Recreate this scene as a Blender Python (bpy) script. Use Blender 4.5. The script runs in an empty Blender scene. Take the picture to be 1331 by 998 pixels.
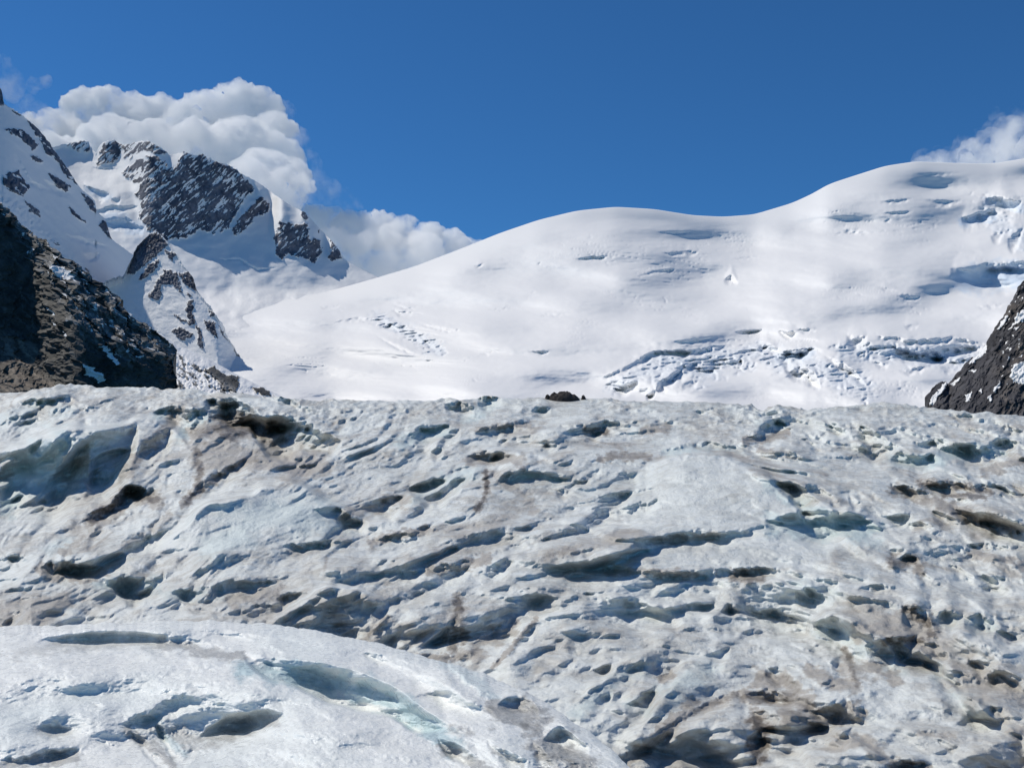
import bpy, bmesh, math, random
import numpy as np

# ------------------------------------------------------------------ camera, sky, sun, exposure
sc = bpy.context.scene
C = sc.collection
F, CX, CY, EYE = 1427.0, 665.5, 499.0, 640.0        # focal length and centre in photo pixels, eye level row
PITCH = math.atan((EYE - CY) / F)
cam_d = bpy.data.cameras.new('camera')
cam_d.sensor_fit = 'HORIZONTAL'; cam_d.sensor_width = 36.0
cam_d.lens = 36.0 * F / 1331.0
cam_d.clip_start = 0.1; cam_d.clip_end = 60000
cam = bpy.data.objects.new('camera', cam_d); C.objects.link(cam)
cam.rotation_euler = (math.pi / 2 + PITCH, 0, 0)
sc.camera = cam

SUN_EL, SUN_AZ = math.radians(52), math.radians(-68)   # azimuth from +Y (view direction), negative = left
w = bpy.data.worlds.new('World'); sc.world = w; w.use_nodes = True
nt = w.node_tree
sky = nt.nodes.new('ShaderNodeTexSky'); sky.sky_type = 'NISHITA'; sky.sun_disc = False
sky.sun_elevation = SUN_EL; sky.sun_rotation = SUN_AZ
sky.altitude = 2600; sky.air_density = 1.0; sky.dust_density = 0.0; sky.ozone_density = 1.5
bg = nt.nodes['Background']; bg.inputs['Strength'].default_value = 0.11
_k = 0.11; SKY_GAMMA = 1.0                               # clear high-mountain air: a deeper, more saturated blue than the model's
m1 = nt.nodes.new('ShaderNodeVectorMath'); m1.operation = 'SCALE'; m1.inputs['Scale'].default_value = _k
gm = nt.nodes.new('ShaderNodeGamma'); gm.inputs['Gamma'].default_value = SKY_GAMMA
m2 = nt.nodes.new('ShaderNodeVectorMath'); m2.operation = 'MULTIPLY'; m2.inputs[1].default_value = (0.23 / _k, 0.575 / _k, 0.87 / _k)
nt.links.new(sky.outputs[0], m1.inputs[0]); nt.links.new(m1.outputs[0], gm.inputs['Color'])
nt.links.new(gm.outputs[0], m2.inputs[0]); nt.links.new(m2.outputs[0], bg.inputs['Color'])

sd = bpy.data.lights.new('sun', 'SUN'); sd.energy = 3.7; sd.angle = math.radians(0.55); sd.color = (1.0, 0.94, 0.835)
sun = bpy.data.objects.new('sun', sd); C.objects.link(sun)
sun.rotation_euler = (math.pi / 2 - SUN_EL, 0, math.pi - SUN_AZ)
sun.location = (-200, 200, 400)

sc.view_settings.view_transform = 'Standard'; sc.view_settings.look = 'None'
sc.view_settings.exposure = 0.0; sc.view_settings.gamma = 1.0
sc.render.engine = 'CYCLES'
cy = sc.cycles
cy.max_bounces = 100; cy.diffuse_bounces = 8; cy.glossy_bounces = 2; cy.transparent_max_bounces = 12
cy.volume_bounces = 96; cy.volume_max_steps = 256; cy.sample_clamp_indirect = 6.0
try:
    cy.use_denoising = True; cy.denoiser = 'OPENIMAGEDENOISE'
except Exception:
    pass

# ------------------------------------------------------------------ noise and mesh helpers
_rng = np.random.RandomState(7)
_P = np.concatenate([_rng.permutation(256)] * 3).astype(np.int32)
_G = np.stack([np.cos(np.arange(64) * math.tau / 64), np.sin(np.arange(64) * math.tau / 64)], 1)

def noise2(x, y, seed=0):
    x = np.asarray(x, float) + seed * 17.31; y = np.asarray(y, float) + seed * 9.77
    xi = np.floor(x).astype(np.int64); yi = np.floor(y).astype(np.int64)
    xf = x - xi; yf = y - yi
    u = xf * xf * xf * (xf * (xf * 6 - 15) + 10); v = yf * yf * yf * (yf * (yf * 6 - 15) + 10)
    def g(ix, iy, fx, fy):
        h = _P[_P[(ix + seed * 31) & 255] + (iy & 255)] & 63
        gg = _G[h]
        return gg[..., 0] * fx + gg[..., 1] * fy
    a = g(xi, yi, xf, yf); b = g(xi + 1, yi, xf - 1, yf)
    c = g(xi, yi + 1, xf, yf - 1); d = g(xi + 1, yi + 1, xf - 1, yf - 1)
    return 1.5 * ((a + u * (b - a)) + v * ((c + u * (d - c)) - (a + u * (b - a))))

def fbm(x, y, octv=4, seed=0, gain=0.5, lac=2.03):
    s = 0; a = 1.0; t = 0
    for o in range(octv):
        s = s + a * noise2(x, y, seed + o * 3); t += a
        x = x * lac; y = y * lac; a *= gain
    return s / t

def billow(x, y, octv=4, seed=0, gain=0.5, lac=2.07):
    s = 0; a = 1.0; t = 0
    for o in range(octv):
        s = s + a * np.abs(noise2(x, y, seed + o * 3)); t += a
        x = x * lac + 0.37; y = y * lac + 0.11; a *= gain
    return s / t

def sstep(a, b, x):
    t = np.clip((x - a) / (b - a), 0, 1)
    return t * t * (3 - 2 * t)

def noise3(p, scale, seed=0):
    # three-plane mix of 2D noise: good enough to rough up closed bodies
    x, y, z = p[:, 0] / scale, p[:, 1] / scale, p[:, 2] / scale
    return (noise2(x + 0.7 * z, y - 0.4 * z, seed) + noise2(y + 0.6 * x, z + 0.3 * x, seed + 5) + noise2(z - 0.5 * y, x + 0.4 * y, seed + 9)) / 1.8

def ray(px, py):
    xc = (px - CX) / F; yc = (CY - py) / F
    c, s = math.cos(PITCH), math.sin(PITCH)
    dy = c - yc * s; dz = s + yc * c
    return xc / dy, dz / dy            # per metre of forward depth

def at(px, py, D):
    rx, rz = ray(np.asarray(px, float), np.asarray(py, float))
    return np.stack([rx * D, np.broadcast_to(D, np.shape(rx)) * 1.0, rz * D], -1)

def mesh_grid(name, P, mat, attrs, flip=False):
    R, Cn = P.shape[:2]
    me = bpy.data.meshes.new(name)
    n = R * Cn
    me.vertices.add(n); me.vertices.foreach_set('co', P.reshape(-1).astype(np.float32))
    idx = np.arange(n).reshape(R, Cn)
    q = np.stack([idx[:-1, :-1], idx[:-1, 1:], idx[1:, 1:], idx[1:, :-1]], -1).reshape(-1, 4)
    if flip: q = q[:, ::-1]
    m = len(q)
    me.loops.add(m * 4); me.loops.foreach_set('vertex_index', q.reshape(-1).astype(np.int32))
    me.polygons.add(m); me.polygons.foreach_set('loop_start', (np.arange(m) * 4).astype(np.int32))
    me.update(calc_edges=True)
    me.polygons.foreach_set('use_smooth', np.ones(m, bool))
    for k, v in attrs.items():
        a = me.attributes.new(k, 'FLOAT', 'POINT'); a.data.foreach_set('value', np.ascontiguousarray(v, np.float32).reshape(-1))
    me.materials.append(mat)
    o = bpy.data.objects.new(name, me); C.objects.link(o)
    return o

def tag(o, label, cat=None, kind=None, group=None):
    o['label'] = label
    if cat: o['category'] = cat
    if kind: o['kind'] = kind
    if group: o['group'] = group
    return o

def view(x0, y0, s):
    return lambda pts: [(x0 + a / s, y0 + b / s) for a, b in pts]

def inside(poly, X, Y):
    r = np.zeros(X.shape, bool)
    n = len(poly)
    for i in range(n):
        x1, y1 = poly[i]; x2, y2 = poly[(i + 1) % n]
        if y1 == y2: continue
        c = ((y1 > Y) != (y2 > Y)) & (X < (x2 - x1) * (Y - y1) / (y2 - y1) + x1)
        r ^= c
    return r

def polymask(polys, X, Y, warp=3.0, seed=40, sc_=9.0):
    wx = X + warp * fbm(X / sc_, Y / sc_, 4, seed, 0.6); wy = Y + warp * fbm(X / sc_, Y / sc_, 4, seed + 50, 0.6)
    m = np.zeros(X.shape, bool)
    for p in polys: m |= inside(p, wx, wy)
    return m.astype(float)

def stroke(pts, X, Y, pad, flat=False):
    """closest signed distance below a polyline (positive = below its line in the view), and 0..1 along it"""
    pts = np.asarray(pts, float)
    if pts[0, 0] > pts[-1, 0]: pts = pts[::-1]
    x0, x1 = pts[:, 0].min() - pad, pts[:, 0].max() + pad
    y0, y1 = pts[:, 1].min() - pad, pts[:, 1].max() + pad
    cols = np.where((X[0] >= x0) & (X[0] <= x1))[0]
    rows = np.where(((Y >= y0) & (Y <= y1)).any(1))[0]
    if len(cols) < 2 or len(rows) < 2: return None
    sl = (slice(rows[0], rows[-1] + 1), slice(cols[0], cols[-1] + 1))
    x, y = X[sl], Y[sl]
    dxs = np.diff(pts[:, 0])
    if flat and (dxs > 0).all() and abs(pts[-1, 0] - pts[0, 0]) > 1.1 * abs(np.ptp(pts[:, 1])):
        # a mostly level line: measure straight down from a smoothed copy of it
        gx = np.linspace(pts[0, 0], pts[-1, 0], 161); gyl = np.interp(gx, pts[:, 0], pts[:, 1])
        kn = np.hanning(25); kn /= kn.sum()
        gyl = np.convolve(np.pad(gyl, 12, 'reflect', reflect_type='odd'), kn, 'valid')
        c = 1 / math.sqrt(1 + ((pts[-1, 1] - pts[0, 1]) / (pts[-1, 0] - pts[0, 0])) ** 2)
        return sl, (y - np.interp(x, gx, gyl)) * c, (x - pts[0, 0]) / (pts[-1, 0] - pts[0, 0])
    best = np.full(x.shape, 1e9); sg = np.ones(x.shape); par = np.zeros(x.shape)
    L = np.concatenate([[0], np.cumsum(np.hypot(*np.diff(pts, axis=0).T))])
    for i in range(len(pts) - 1):
        ax, ay = pts[i]; dx, dy = pts[i + 1] - pts[i]; l2 = dx * dx + dy * dy + 1e-9
        t = np.clip(((x - ax) * dx + (y - ay) * dy) / l2, 0, 1)
        ex = x - ax - t * dx; ey = y - ay - t * dy
        d = np.hypot(ex, ey); c = dx * ey - dy * ex
        b = d < best
        best = np.where(b, d, best); sg = np.where(b, np.sign(c), sg)
        par = np.where(b, (L[i] + t * math.sqrt(l2)) / L[-1], par)
    return sl, best * sg, par

def scarp(R, X, Y, pts, thick, k=0.92, rec=None, jit=1.0, seed=1, ends=0.5, lip=0.22, acc=None, cap=1.04):
    """a wall below the lip pts, `thick` pixels high, its foot recovering over `rec` pixels; R is bulge in pixels"""
    ln = sum(math.hypot(b[0] - a[0], b[1] - a[1]) for a, b in zip(pts[:-1], pts[1:]))
    thick = min(thick * 1.12, 0.30 * ln + 2); k = min(k, cap) * 0.87
    rec = max(3.0, 1.1 * thick) if rec is None else rec
    st = stroke(pts, X, Y, thick + rec + 8, True)
    if st is None: return
    sl, u, t = st
    x, y = X[sl], Y[sl]
    q = max(3.0, min(thick, 30.0))
    u = u + jit * (0.26 * q * noise2(x / (2.2 * q), y / (1.5 * q), seed) + 0.16 * q * noise2(x / (0.8 * q), y / (0.6 * q), seed + 3) + 0.07 * q * noise2(x / (0.32 * q), y / (0.25 * q), seed + 5))
    tp = np.clip(np.minimum(t, 1 - t) / ends, 0, 1); tp = np.sin(tp * math.pi / 2) ** 0.8
    tp = tp * np.clip(1 + 0.45 * noise2(x / (1.8 * q), y * 0 + seed, seed + 11), 0.2, 1.3)
    th = np.maximum(thick * tp, 0.01)
    kk = k * (1 + 0.12 * noise2(x / (1.1 * q), y / (0.7 * q), seed + 17))
    u1 = 0.38 * th; face = lambda q: 1.18 * kk * np.minimum(q, u1) + 0.62 * kk * np.maximum(q - u1, 0)
    off = np.where(u <= 0, 0, np.where(u < th, face(u), face(th) * (1 - sstep(0, 1, (u - th) / rec))))
    off = off * sstep(0, 0.12, tp)
    up = np.where(u < 0, lip * th * np.exp(-(u / (0.9 * th + 2)) ** 2), lip * th * np.exp(-(u / (0.35 * th + 1)) ** 2))
    fade = np.clip((thick + rec + 6 - np.abs(u)) / 6, 0, 1)
    up = up * sstep(0, 0.3, tp) * fade; off = off * fade
    if acc is None: R[sl] += up - off
    else:
        R[sl] += up; acc[sl] = np.maximum(acc[sl], off)

def ridge(R, X, Y, pts, h, below, above=5.0, seed=1):
    """a long crest: a leaning face `below` pixels tall in front, ground falling away quickly behind"""
    st = stroke(pts, X, Y, 2.2 * below + 10, True)
    if st is None: return
    sl, u, t = st
    x, y = X[sl], Y[sl]
    u = u + 0.16 * below * noise2(x / (1.1 * below), y / (0.8 * below), seed) + 0.06 * below * noise2(x / (0.35 * below), y / (0.3 * below), seed + 4)
    tp = np.sin(np.clip(np.minimum(t, 1 - t) / 0.35, 0, 1) * math.pi / 2)
    hh = h * tp * np.clip(1 + 0.35 * noise2(x / (1.6 * below), y * 0, seed + 9), 0.5, 1.4)
    R[sl] += hh * np.where(u < 0, np.exp(-(u / above) ** 2), np.clip(1 - u / (1.7 * below), 0, 1) ** 1.5)

def paint(A, X, Y, pts, width, amt, seed=1, below=0.4):
    """a stain of about `width` pixels along pts, ragged"""
    pts = [(a, b + below * width) for a, b in pts]
    st = stroke(pts, X, Y, width * 2.2 + 4)
    if st is None: return
    sl, u, t = st
    x, y = X[sl], Y[sl]
    q = max(width, 6.0)
    v = np.abs(u) / width + 0.9 * fbm(x / q + seed, y / (0.55 * q), 5, seed, 0.6) + 0.12
    m = amt * (1 - sstep(0.25, 1.05, v)) * np.clip((width * 2.2 - np.abs(u)) / (0.6 * width), 0, 1)
    A[sl] = np.maximum(A[sl], m)

def bulge(R, X, Y, c, rx, ry, ang, h, p=2.0):
    ca, sa = math.cos(ang), math.sin(ang)
    dx, dy = X - c[0], Y - c[1]
    q = ((dx * ca + dy * sa) / rx) ** 2 + ((-dx * sa + dy * ca) / ry) ** 2
    R += h * np.exp(-q ** (p / 2))

def blur(A, r=1):
    for _ in range(r):
        B = A.copy()
        B[1:-1] = 0.25 * A[:-2] + 0.5 * A[1:-1] + 0.25 * A[2:]
        A = B.copy()
        A[:, 1:-1] = 0.25 * B[:, :-2] + 0.5 * B[:, 1:-1] + 0.25 * B[:, 2:]
    return A

# ------------------------------------------------------------------ materials
class NB:
    def __init__(s, name):
        s.m = bpy.data.materials.new(name); s.m.use_nodes = True; s.t = s.m.node_tree; s.n = s.t.nodes
        s.b = s.n['Principled BSDF']
    def new(s, typ, **kw):
        n = s.n.new(typ)
        for k, v in kw.items(): setattr(n, k, v)
        return n
    def link(s, a, b): s.t.links.new(a, b)
    def tex(s, scale, detail=6, rough=0.6, dist=0.0, vec=None):
        n = s.new('ShaderNodeTexNoise'); n.inputs['Scale'].default_value = scale
        n.inputs['Detail'].default_value = detail; n.inputs['Roughness'].default_value = rough; n.inputs['Distortion'].default_value = dist
        s.link(vec if vec is not None else s.coord(), n.inputs['Vector']); return n.outputs['Fac']
    def coord(s, scale=None, rot=None):
        if not hasattr(s, '_c'): s._c = s.new('ShaderNodeTexCoord').outputs['Object']
        if scale is None: return s._c
        mp = s.new('ShaderNodeMapping'); mp.inputs['Scale'].default_value = scale
        if rot: mp.inputs['Rotation'].default_value = rot
        s.link(s._c, mp.inputs['Vector']); return mp.outputs[0]
    def attr(s, name):
        a = s.new('ShaderNodeAttribute'); a.attribute_name = name; return a.outputs['Fac']
    def math(s, op, a, b=0.0, clamp=False):
        n = s.new('ShaderNodeMath', operation=op); n.use_clamp = clamp
        for i, v in enumerate((a, b)):
            if isinstance(v, (int, float)): n.inputs[i].default_value = v
            else: s.link(v, n.inputs[i])
        return n.outputs[0]
    def ramp(s, fac, lo, hi, a=0.0, b=1.0):
        n = s.new('ShaderNodeMapRange'); n.interpolation_type = 'SMOOTHSTEP'
        s.link(fac, n.inputs[0])
        for i, v in zip((1, 2, 3, 4), (lo, hi, a, b)): n.inputs[i].default_value = v
        return n.outputs[0]
    def mix(s, fac, a, b):
        n = s.new('ShaderNodeMix', data_type='RGBA')
        if isinstance(fac, (int, float)): n.inputs[0].default_value = fac
        else: s.link(fac, n.inputs[0])
        for i, v in ((6, a), (7, b)):
            if isinstance(v, tuple): n.inputs[i].default_value = (*v, 1)
            else: s.link(v, n.inputs[i])
        return n.outputs[2]
    def bump(s, h, strength, dist, prev=None):
        n = s.new('ShaderNodeBump'); n.inputs['Strength'].default_value = strength; n.inputs['Distance'].default_value = dist
        s.link(h, n.inputs['Height'])
        if prev is not None: s.link(prev, n.inputs['Normal'])
        return n.outputs[0]
    def done(s, col, rough=0.6, nrm=None, spec=0.3):
        s.link(col, s.b.inputs['Base Color'])
        if isinstance(rough, (int, float)): s.b.inputs['Roughness'].default_value = rough
        else: s.link(rough, s.b.inputs['Roughness'])
        s.b.inputs['Specular IOR Level'].default_value = spec
        if nrm is not None: s.link(nrm, s.b.inputs['Normal'])
        return s.m

def ice_material(name, clean, grime, dark, blue, fine, bumpd, wet=(0.35, 0.7), mott=0.75):
    n = NB(name)
    dirt, blu = n.attr('dirt'), n.attr('blue')
    t1 = n.tex(0.9 * fine, 8, 0.62, 0.6); t2 = n.tex(5.0 * fine, 7, 0.65); t3 = n.tex(22 * fine, 5, 0.6)
    v = n.math('ADD', n.math('MULTIPLY', t1, 0.55), n.math('MULTIPLY', t2, 0.45))
    mot = n.ramp(v, 0.38, 0.62)
    d = n.math('ADD', dirt, n.math('MULTIPLY', n.math('SUBTRACT', v, 0.5), 1.1))
    col = n.mix(n.ramp(mot, 0.0, 1.0, 0.0, mott), clean, tuple(c * 0.72 for c in clean))
    col = n.mix(blu, col, n.mix(mot, blue, tuple(min(1, c * 1.25) for c in blue)))
    col = n.mix(n.ramp(d, 0.12, 0.62, 0.0, 0.9), col, grime)
    col = n.mix(n.ramp(d, 0.62, 1.05), col, dark)
    spk = n.ramp(t3, 0.60, 0.70)
    col = n.mix(n.math('MULTIPLY', spk, n.ramp(d, 0.1, 0.7, 0.1, 0.55)), col, dark)
    nr = n.bump(t2, 0.8, bumpd); nr = n.bump(t3, 0.6, bumpd * 0.3, nr)
    return n.done(col, n.ramp(t2, 0.3, 0.7, *wet), nr, 0.5)

ICE = ice_material('glacier_ice', (0.725, 0.755, 0.73), (0.38, 0.355, 0.315), (0.14, 0.12, 0.098), (0.50, 0.59, 0.59), 1.0, 0.06)
ICE_NEAR = ice_material('clean_ice', (0.88, 0.895, 0.86), (0.42, 0.42, 0.40), (0.16, 0.155, 0.14), (0.44, 0.545, 0.565), 2.6, 0.022, (0.18, 0.55), 0.35)

def mountain_material(name, scale, rock, rock2, snow=(0.81, 0.81, 0.805), bumpd=2.0, blue=(0.55, 0.66, 0.78)):
    n = NB(name)
    rk = n.attr('rock'); bl = n.attr('blue'); tn = n.attr('tan'); pl = n.attr('pale')
    t1 = n.tex(scale, 8, 0.65, 0.4); t2 = n.tex(scale * 6, 7, 0.65)
    m = n.ramp(n.math('ADD', rk, n.math('MULTIPLY', n.math('SUBTRACT', t2, 0.5), 0.9)), 0.42, 0.58)
    rc = n.mix(n.ramp(n.math('ADD', n.math('MULTIPLY', t1, 0.6), n.math('MULTIPLY', t2, 0.4)), 0.38, 0.64), rock, rock2)
    rc = n.mix(tn, rc, n.mix(n.ramp(t2, 0.35, 0.65), (0.13, 0.105, 0.085), (0.30, 0.25, 0.20)))
    rc = n.mix(pl, rc, n.mix(n.ramp(t2, 0.35, 0.65), (0.11, 0.11, 0.108), (0.30, 0.30, 0.295)))
    sn = n.mix(bl, snow, blue)
    col = n.mix(m, sn, rc)
    nr = n.bump(t2, n_strength, bumpd) if False else n.bump(n.math('MULTIPLY', t2, n.ramp(m, 0, 1, 0.15, 1.0)), 0.7, bumpd)
    return n.done(col, 0.75, nr, 0.2)

SNOW = mountain_material('snow', 0.01, (0.06, 0.06, 0.07), (0.13, 0.13, 0.14), bumpd=1.0)
PEAK = mountain_material('peak_rock_and_snow', 0.02, (0.055, 0.064, 0.088), (0.17, 0.185, 0.225), bumpd=3.0)
CLIFF = mountain_material('dark_cliff_rock', 0.05, (0.024, 0.026, 0.025), (0.095, 0.092, 0.086), bumpd=0.35)
CLIFF_R = mountain_material('slate_cliff_rock', 0.05, (0.028, 0.028, 0.033), (0.085, 0.083, 0.09), bumpd=0.5)

# ------------------------------------------------------------------ zoom frames the photo was measured in
R5 = view(0, 480, 2.662); R6 = view(400, 480, 2.662); R7 = view(850, 500, 2.767); R8 = view(0, 760, 2.662)
B1 = view(400, 740, 2.662); B2 = view(850, 740, 2.767)
Z1 = view(0, 80, 2.773); Z2 = view(0, 240, 3.328); Z3 = view(400, 220, 2.662); Z4 = view(860, 120, 2.268)
Z5 = view(0, 80, 5.546); Z6 = view(1130, 340, 4.537)
def seg(a, b): return lambda q: q

# ------------------------------------------------------------------ glacier
GY = np.array([1120, 1045, 998, 930, 850, 810, 770, 735, 700, 670, 640, 610, 580, 555, 530, 515, 495], float)
GD = np.array([5.6, 8.5, 10, 13, 17.5, 20.5, 24.5, 29, 35, 42, 50, 61, 75, 90, 108, 122, 140], float)
_gy = np.arange(440, 1120.1, 1.0)
_gl = np.interp(_gy, GY[::-1], np.log(GD[::-1]))
_gl = np.where(_gy < 495, _gl[_gy >= 495][0] + (495 - _gy) * 0.0075, _gl)
_k = np.hanning(61); _k /= _k.sum()
_gl = np.convolve(np.pad(_gl, 30, 'reflect', reflect_type='odd'), _k, 'valid')
def gdist(py): return np.exp(np.interp(py, _gy, _gl))
_gw = np.cumsum(np.exp(_gl)) / F                      # metres up the view, so features shrink with distance
def steep(d): return 10.0 * (d / 10.0) ** 0.5          # the ice climbs towards the crest as a slope of about 18 degrees
def gup(py): return -np.interp(py, _gy, _gw)

crest = [(-300, 520), (-60, 513), (0, 511), (40, 508), (80, 501), (130, 503), (200, 504), (280, 509), (350, 515), (420, 520), (520, 521), (600, 519), (632, 515),
         (660, 519), (720, 517), (760, 517), (800, 520), (850, 521), (920, 523), (1000, 528), (1060, 531), (1100, 529), (1140, 523), (1180, 527), (1250, 535), (1331, 540), (1600, 550)]
cxs, cys = np.array(crest).T

def arch(px):    # rise of the ice banding along the view: '/' on the left, flat in the middle, '\' on the right
    k = np.array([-400, 0, 250, 500, 750, 900, 1050, 1200, 1331, 1700], float)
    s = np.array([0.55, 0.52, 0.48, 0.36, 0.18, 0.02, -0.18, -0.34, -0.42, -0.45])
    xx = np.arange(-400, 1701, 2.0); h = np.cumsum(np.interp(xx, k, s)) * 2.0
    return np.interp(px, xx, h)

LUM, FINE, TINY, CRACK = 0.55, 0.34, 0.075, 0.08
FOLD = 0.88
def build_glacier():
    px = np.concatenate([np.arange(-900, -240, 4.0), np.arange(-240, 1572, 1.05), np.arange(1572, 2230, 4.0)])
    N = 600
    s = np.linspace(0, 1, N)[:, None]
    yc0 = np.convolve(np.pad(np.interp(px, cxs, cys), 16, 'edge'), np.hanning(33) / np.hanning(33).sum(), 'valid')
    X = np.broadcast_to(px, (N, len(px))).copy()
    Ysm = 1070 + (yc0 - 1070) * s
    yc = yc0
    wob = 6 * noise2(X / 45, Ysm / 12, 6)                # humps that stand in front of one another near the crest
    hump = 5.5 * (0.36 - 1.3 * np.abs(noise2((X + 2 * wob) / 44, (Ysm + wob) / 11, 3))) + 3.6 * (0.34 - 1.2 * np.abs(noise2((X + wob) / 17, Ysm / 4.6, 4))) + 1.0 * fbm(X / 7, Ysm / 2.6, 2, 5)
    hump = hump * (0.65 + 0.7 * noise2(X / 120, Ysm / 40, 8))
    Y = Ysm - hump * sstep(95, 8, Ysm - yc0) * (1 - np.exp(-((X - 735) / 32) ** 4))
    D0 = gdist(Y); mpp = D0 / F
    WX = (X - 700) * mpp
    W = gup(Y)
    amp = 1 / mpp                                       # metres -> pixels
    wx = WX; wy = W
    def banded(fn, lam, aniso, seed, turn=1.0):
        # fn(x, y, seed) with bands across the flow `lam` metres wide; '/' on the left, flat in the middle, '\\' on the right
        out = np.zeros_like(X)
        lg = np.log2(lam / mpp)
        cen = [60, 420, 800, 1030, 1290]; ang = [-33, -25, -5, 13, 25]
        for k in range(int(np.floor(lg.min())), int(np.ceil(lg.max())) + 1):
            wk = np.clip(1 - np.abs(lg - k), 0, 1); rows = np.where((wk > 0).any(1))[0]
            if not len(rows): continue
            rs = slice(rows[0], rows[-1] + 1)
            for i, (c, a) in enumerate(zip(cen, ang)):
                y01 = np.zeros(5); y01[i] = 1
                wc = np.interp(px, cen, y01); cols = np.where(wc > 0)[0]; cs = slice(cols[0], cols[-1] + 1)
                x, y = X[rs, cs], Y[rs, cs]; L = 2.0 ** k; r = math.radians(a * turn)
                x2 = x + L * 1.1 * noise2(x / L / 3, y / L / 2, seed + 7); y2 = y + L * 0.6 * noise2(x / L / 3, y / L / 2, seed + 8)
                u = (x2 * math.cos(r) + y2 * math.sin(r)) / (L * aniso); v = (-x2 * math.sin(r) + y2 * math.cos(r)) / L
                out[rs, cs] += wk[rs, cs] * wc[cs][None, :] * fn(u + 3.7 * k, v + 1.9 * k, seed)
        return out
    lum = banded(lambda u, v, s: billow(u, v, 3, s, 0.42), 1.8, 8.0, 20)
    fine = banded(lambda u, v, s: billow(u, v, 3, s, 0.5), 0.58, 7.0, 33)
    tiny = banded(lambda u, v, s: fbm(u, v, 3, s, 0.6), 0.20, 2.2, 45)
    big = banded(lambda u, v, s: 0.5 - 1.4 * np.abs(noise2(u, v, s)), 4.2, 4.5, 52)
    broad = fbm(WX / 11, W / 5, 3, 50)
    def steps(u, v, s):                                 # long stepped folds: a short face under each crest, a gentle back behind it
        ph = -(v + 0.95 * fbm(u * 0.55, v * 0.45, 3, s, 0.45) + 0.10 * fbm(u * 5, v * 1.5, 2, s + 3)); f = ph - np.floor(ph)
        t = np.where(f < 0.34, f / 0.34, (1 - f) / 0.66); t = 0.6 * t + 0.4 * t * t * (3 - 2 * t)
        return t * np.clip(0.5 + 1.5 * noise2(u * 0.9, v * 0.42, s + 5), 0.0, 1.25)
    fold = 0.56 * banded(steps, 1.75, 5.0, 170) + 0.20 * banded(steps, 0.68, 4.5, 180)
    line_ = lambda w: (lambda u, v, s: 1 - sstep(0.0, w, np.abs(noise2(u, v + 0.25 * noise2(u * 3, v * 2, s + 2), s))))
    crack = banded(line_(0.13), 2.0, 6.5, 140) * sstep(-0.15, 0.15, fbm(X / 90, Y / 45, 3, 141)) + 0.5 * banded(line_(0.16), 0.8, 6.0, 144) * sstep(-0.1, 0.2, fbm(X / 70, Y / 35, 3, 145))
    silt = banded(line_(0.10), 1.5, 7.0, 150) * sstep(-0.1, 0.2, fbm(X / 80, Y / 40, 3, 151))
    calm = np.zeros_like(X)                             # smooth slabs
    for poly, a in (
        (R7([(-40, 300), (80, 255), (180, 240), (260, 260), (420, 360), (520, 450), (380, 520), (0, 540), (-120, 480)]), 0.75),
        (R5([(560, 620), (700, 500), (900, 420), (1050, 415), (1200, 520), (1100, 600), (760, 640)]), 0.7),
        (R5([(20, 470), (60, 300), (215, 228), (230, 240), (180, 400)]), 0.9),
        (R7([(0, 560), (400, 530), (640, 560), (640, 640), (200, 660), (0, 660)]), 0.55),
        (B2([(620, 640), (860, 380), (1000, 390), (1180, 530), (1331, 600), (1331, 714), (900, 714)]), 0.5)):
        calm = np.maximum(calm, a * inside(poly, X + 8 * noise2(X / 30, Y / 20, 5), Y + 6 * noise2(X / 30, Y / 20, 6)))
    calm = blur(calm, 14)
    R = amp * ((1 - 0.8 * calm) * (FOLD * (fold - 0.25) + LUM * (lum - 0.3) + FINE * (fine - 0.3)) * np.clip(0.9 + 1.4 * fbm(X / 130, Y / 50, 3, 53), 0.2, 1.7) - (1 - 0.7 * calm) * CRACK * crack + (1 - 0.5 * calm) * TINY * tiny + (0.95 * big + 0.4 * broad) * (1 - 0.6 * calm))
    R = R * sstep(0, 26, Y - yc)
    # long slab bulges
    bulge(R, X, Y, (925, 640), 150, 60, 0.12, 14); bulge(R, X, Y, (360, 690), 120, 45, -0.25, 14)
    bulge(R, X, Y, (120, 600), 140, 60, -0.3, 10); bulge(R, X, Y, (1180, 940), 150, 60, 0.35, 16); bulge(R, X, Y, (560, 810), 120, 45, 0.1, 4)
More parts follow.
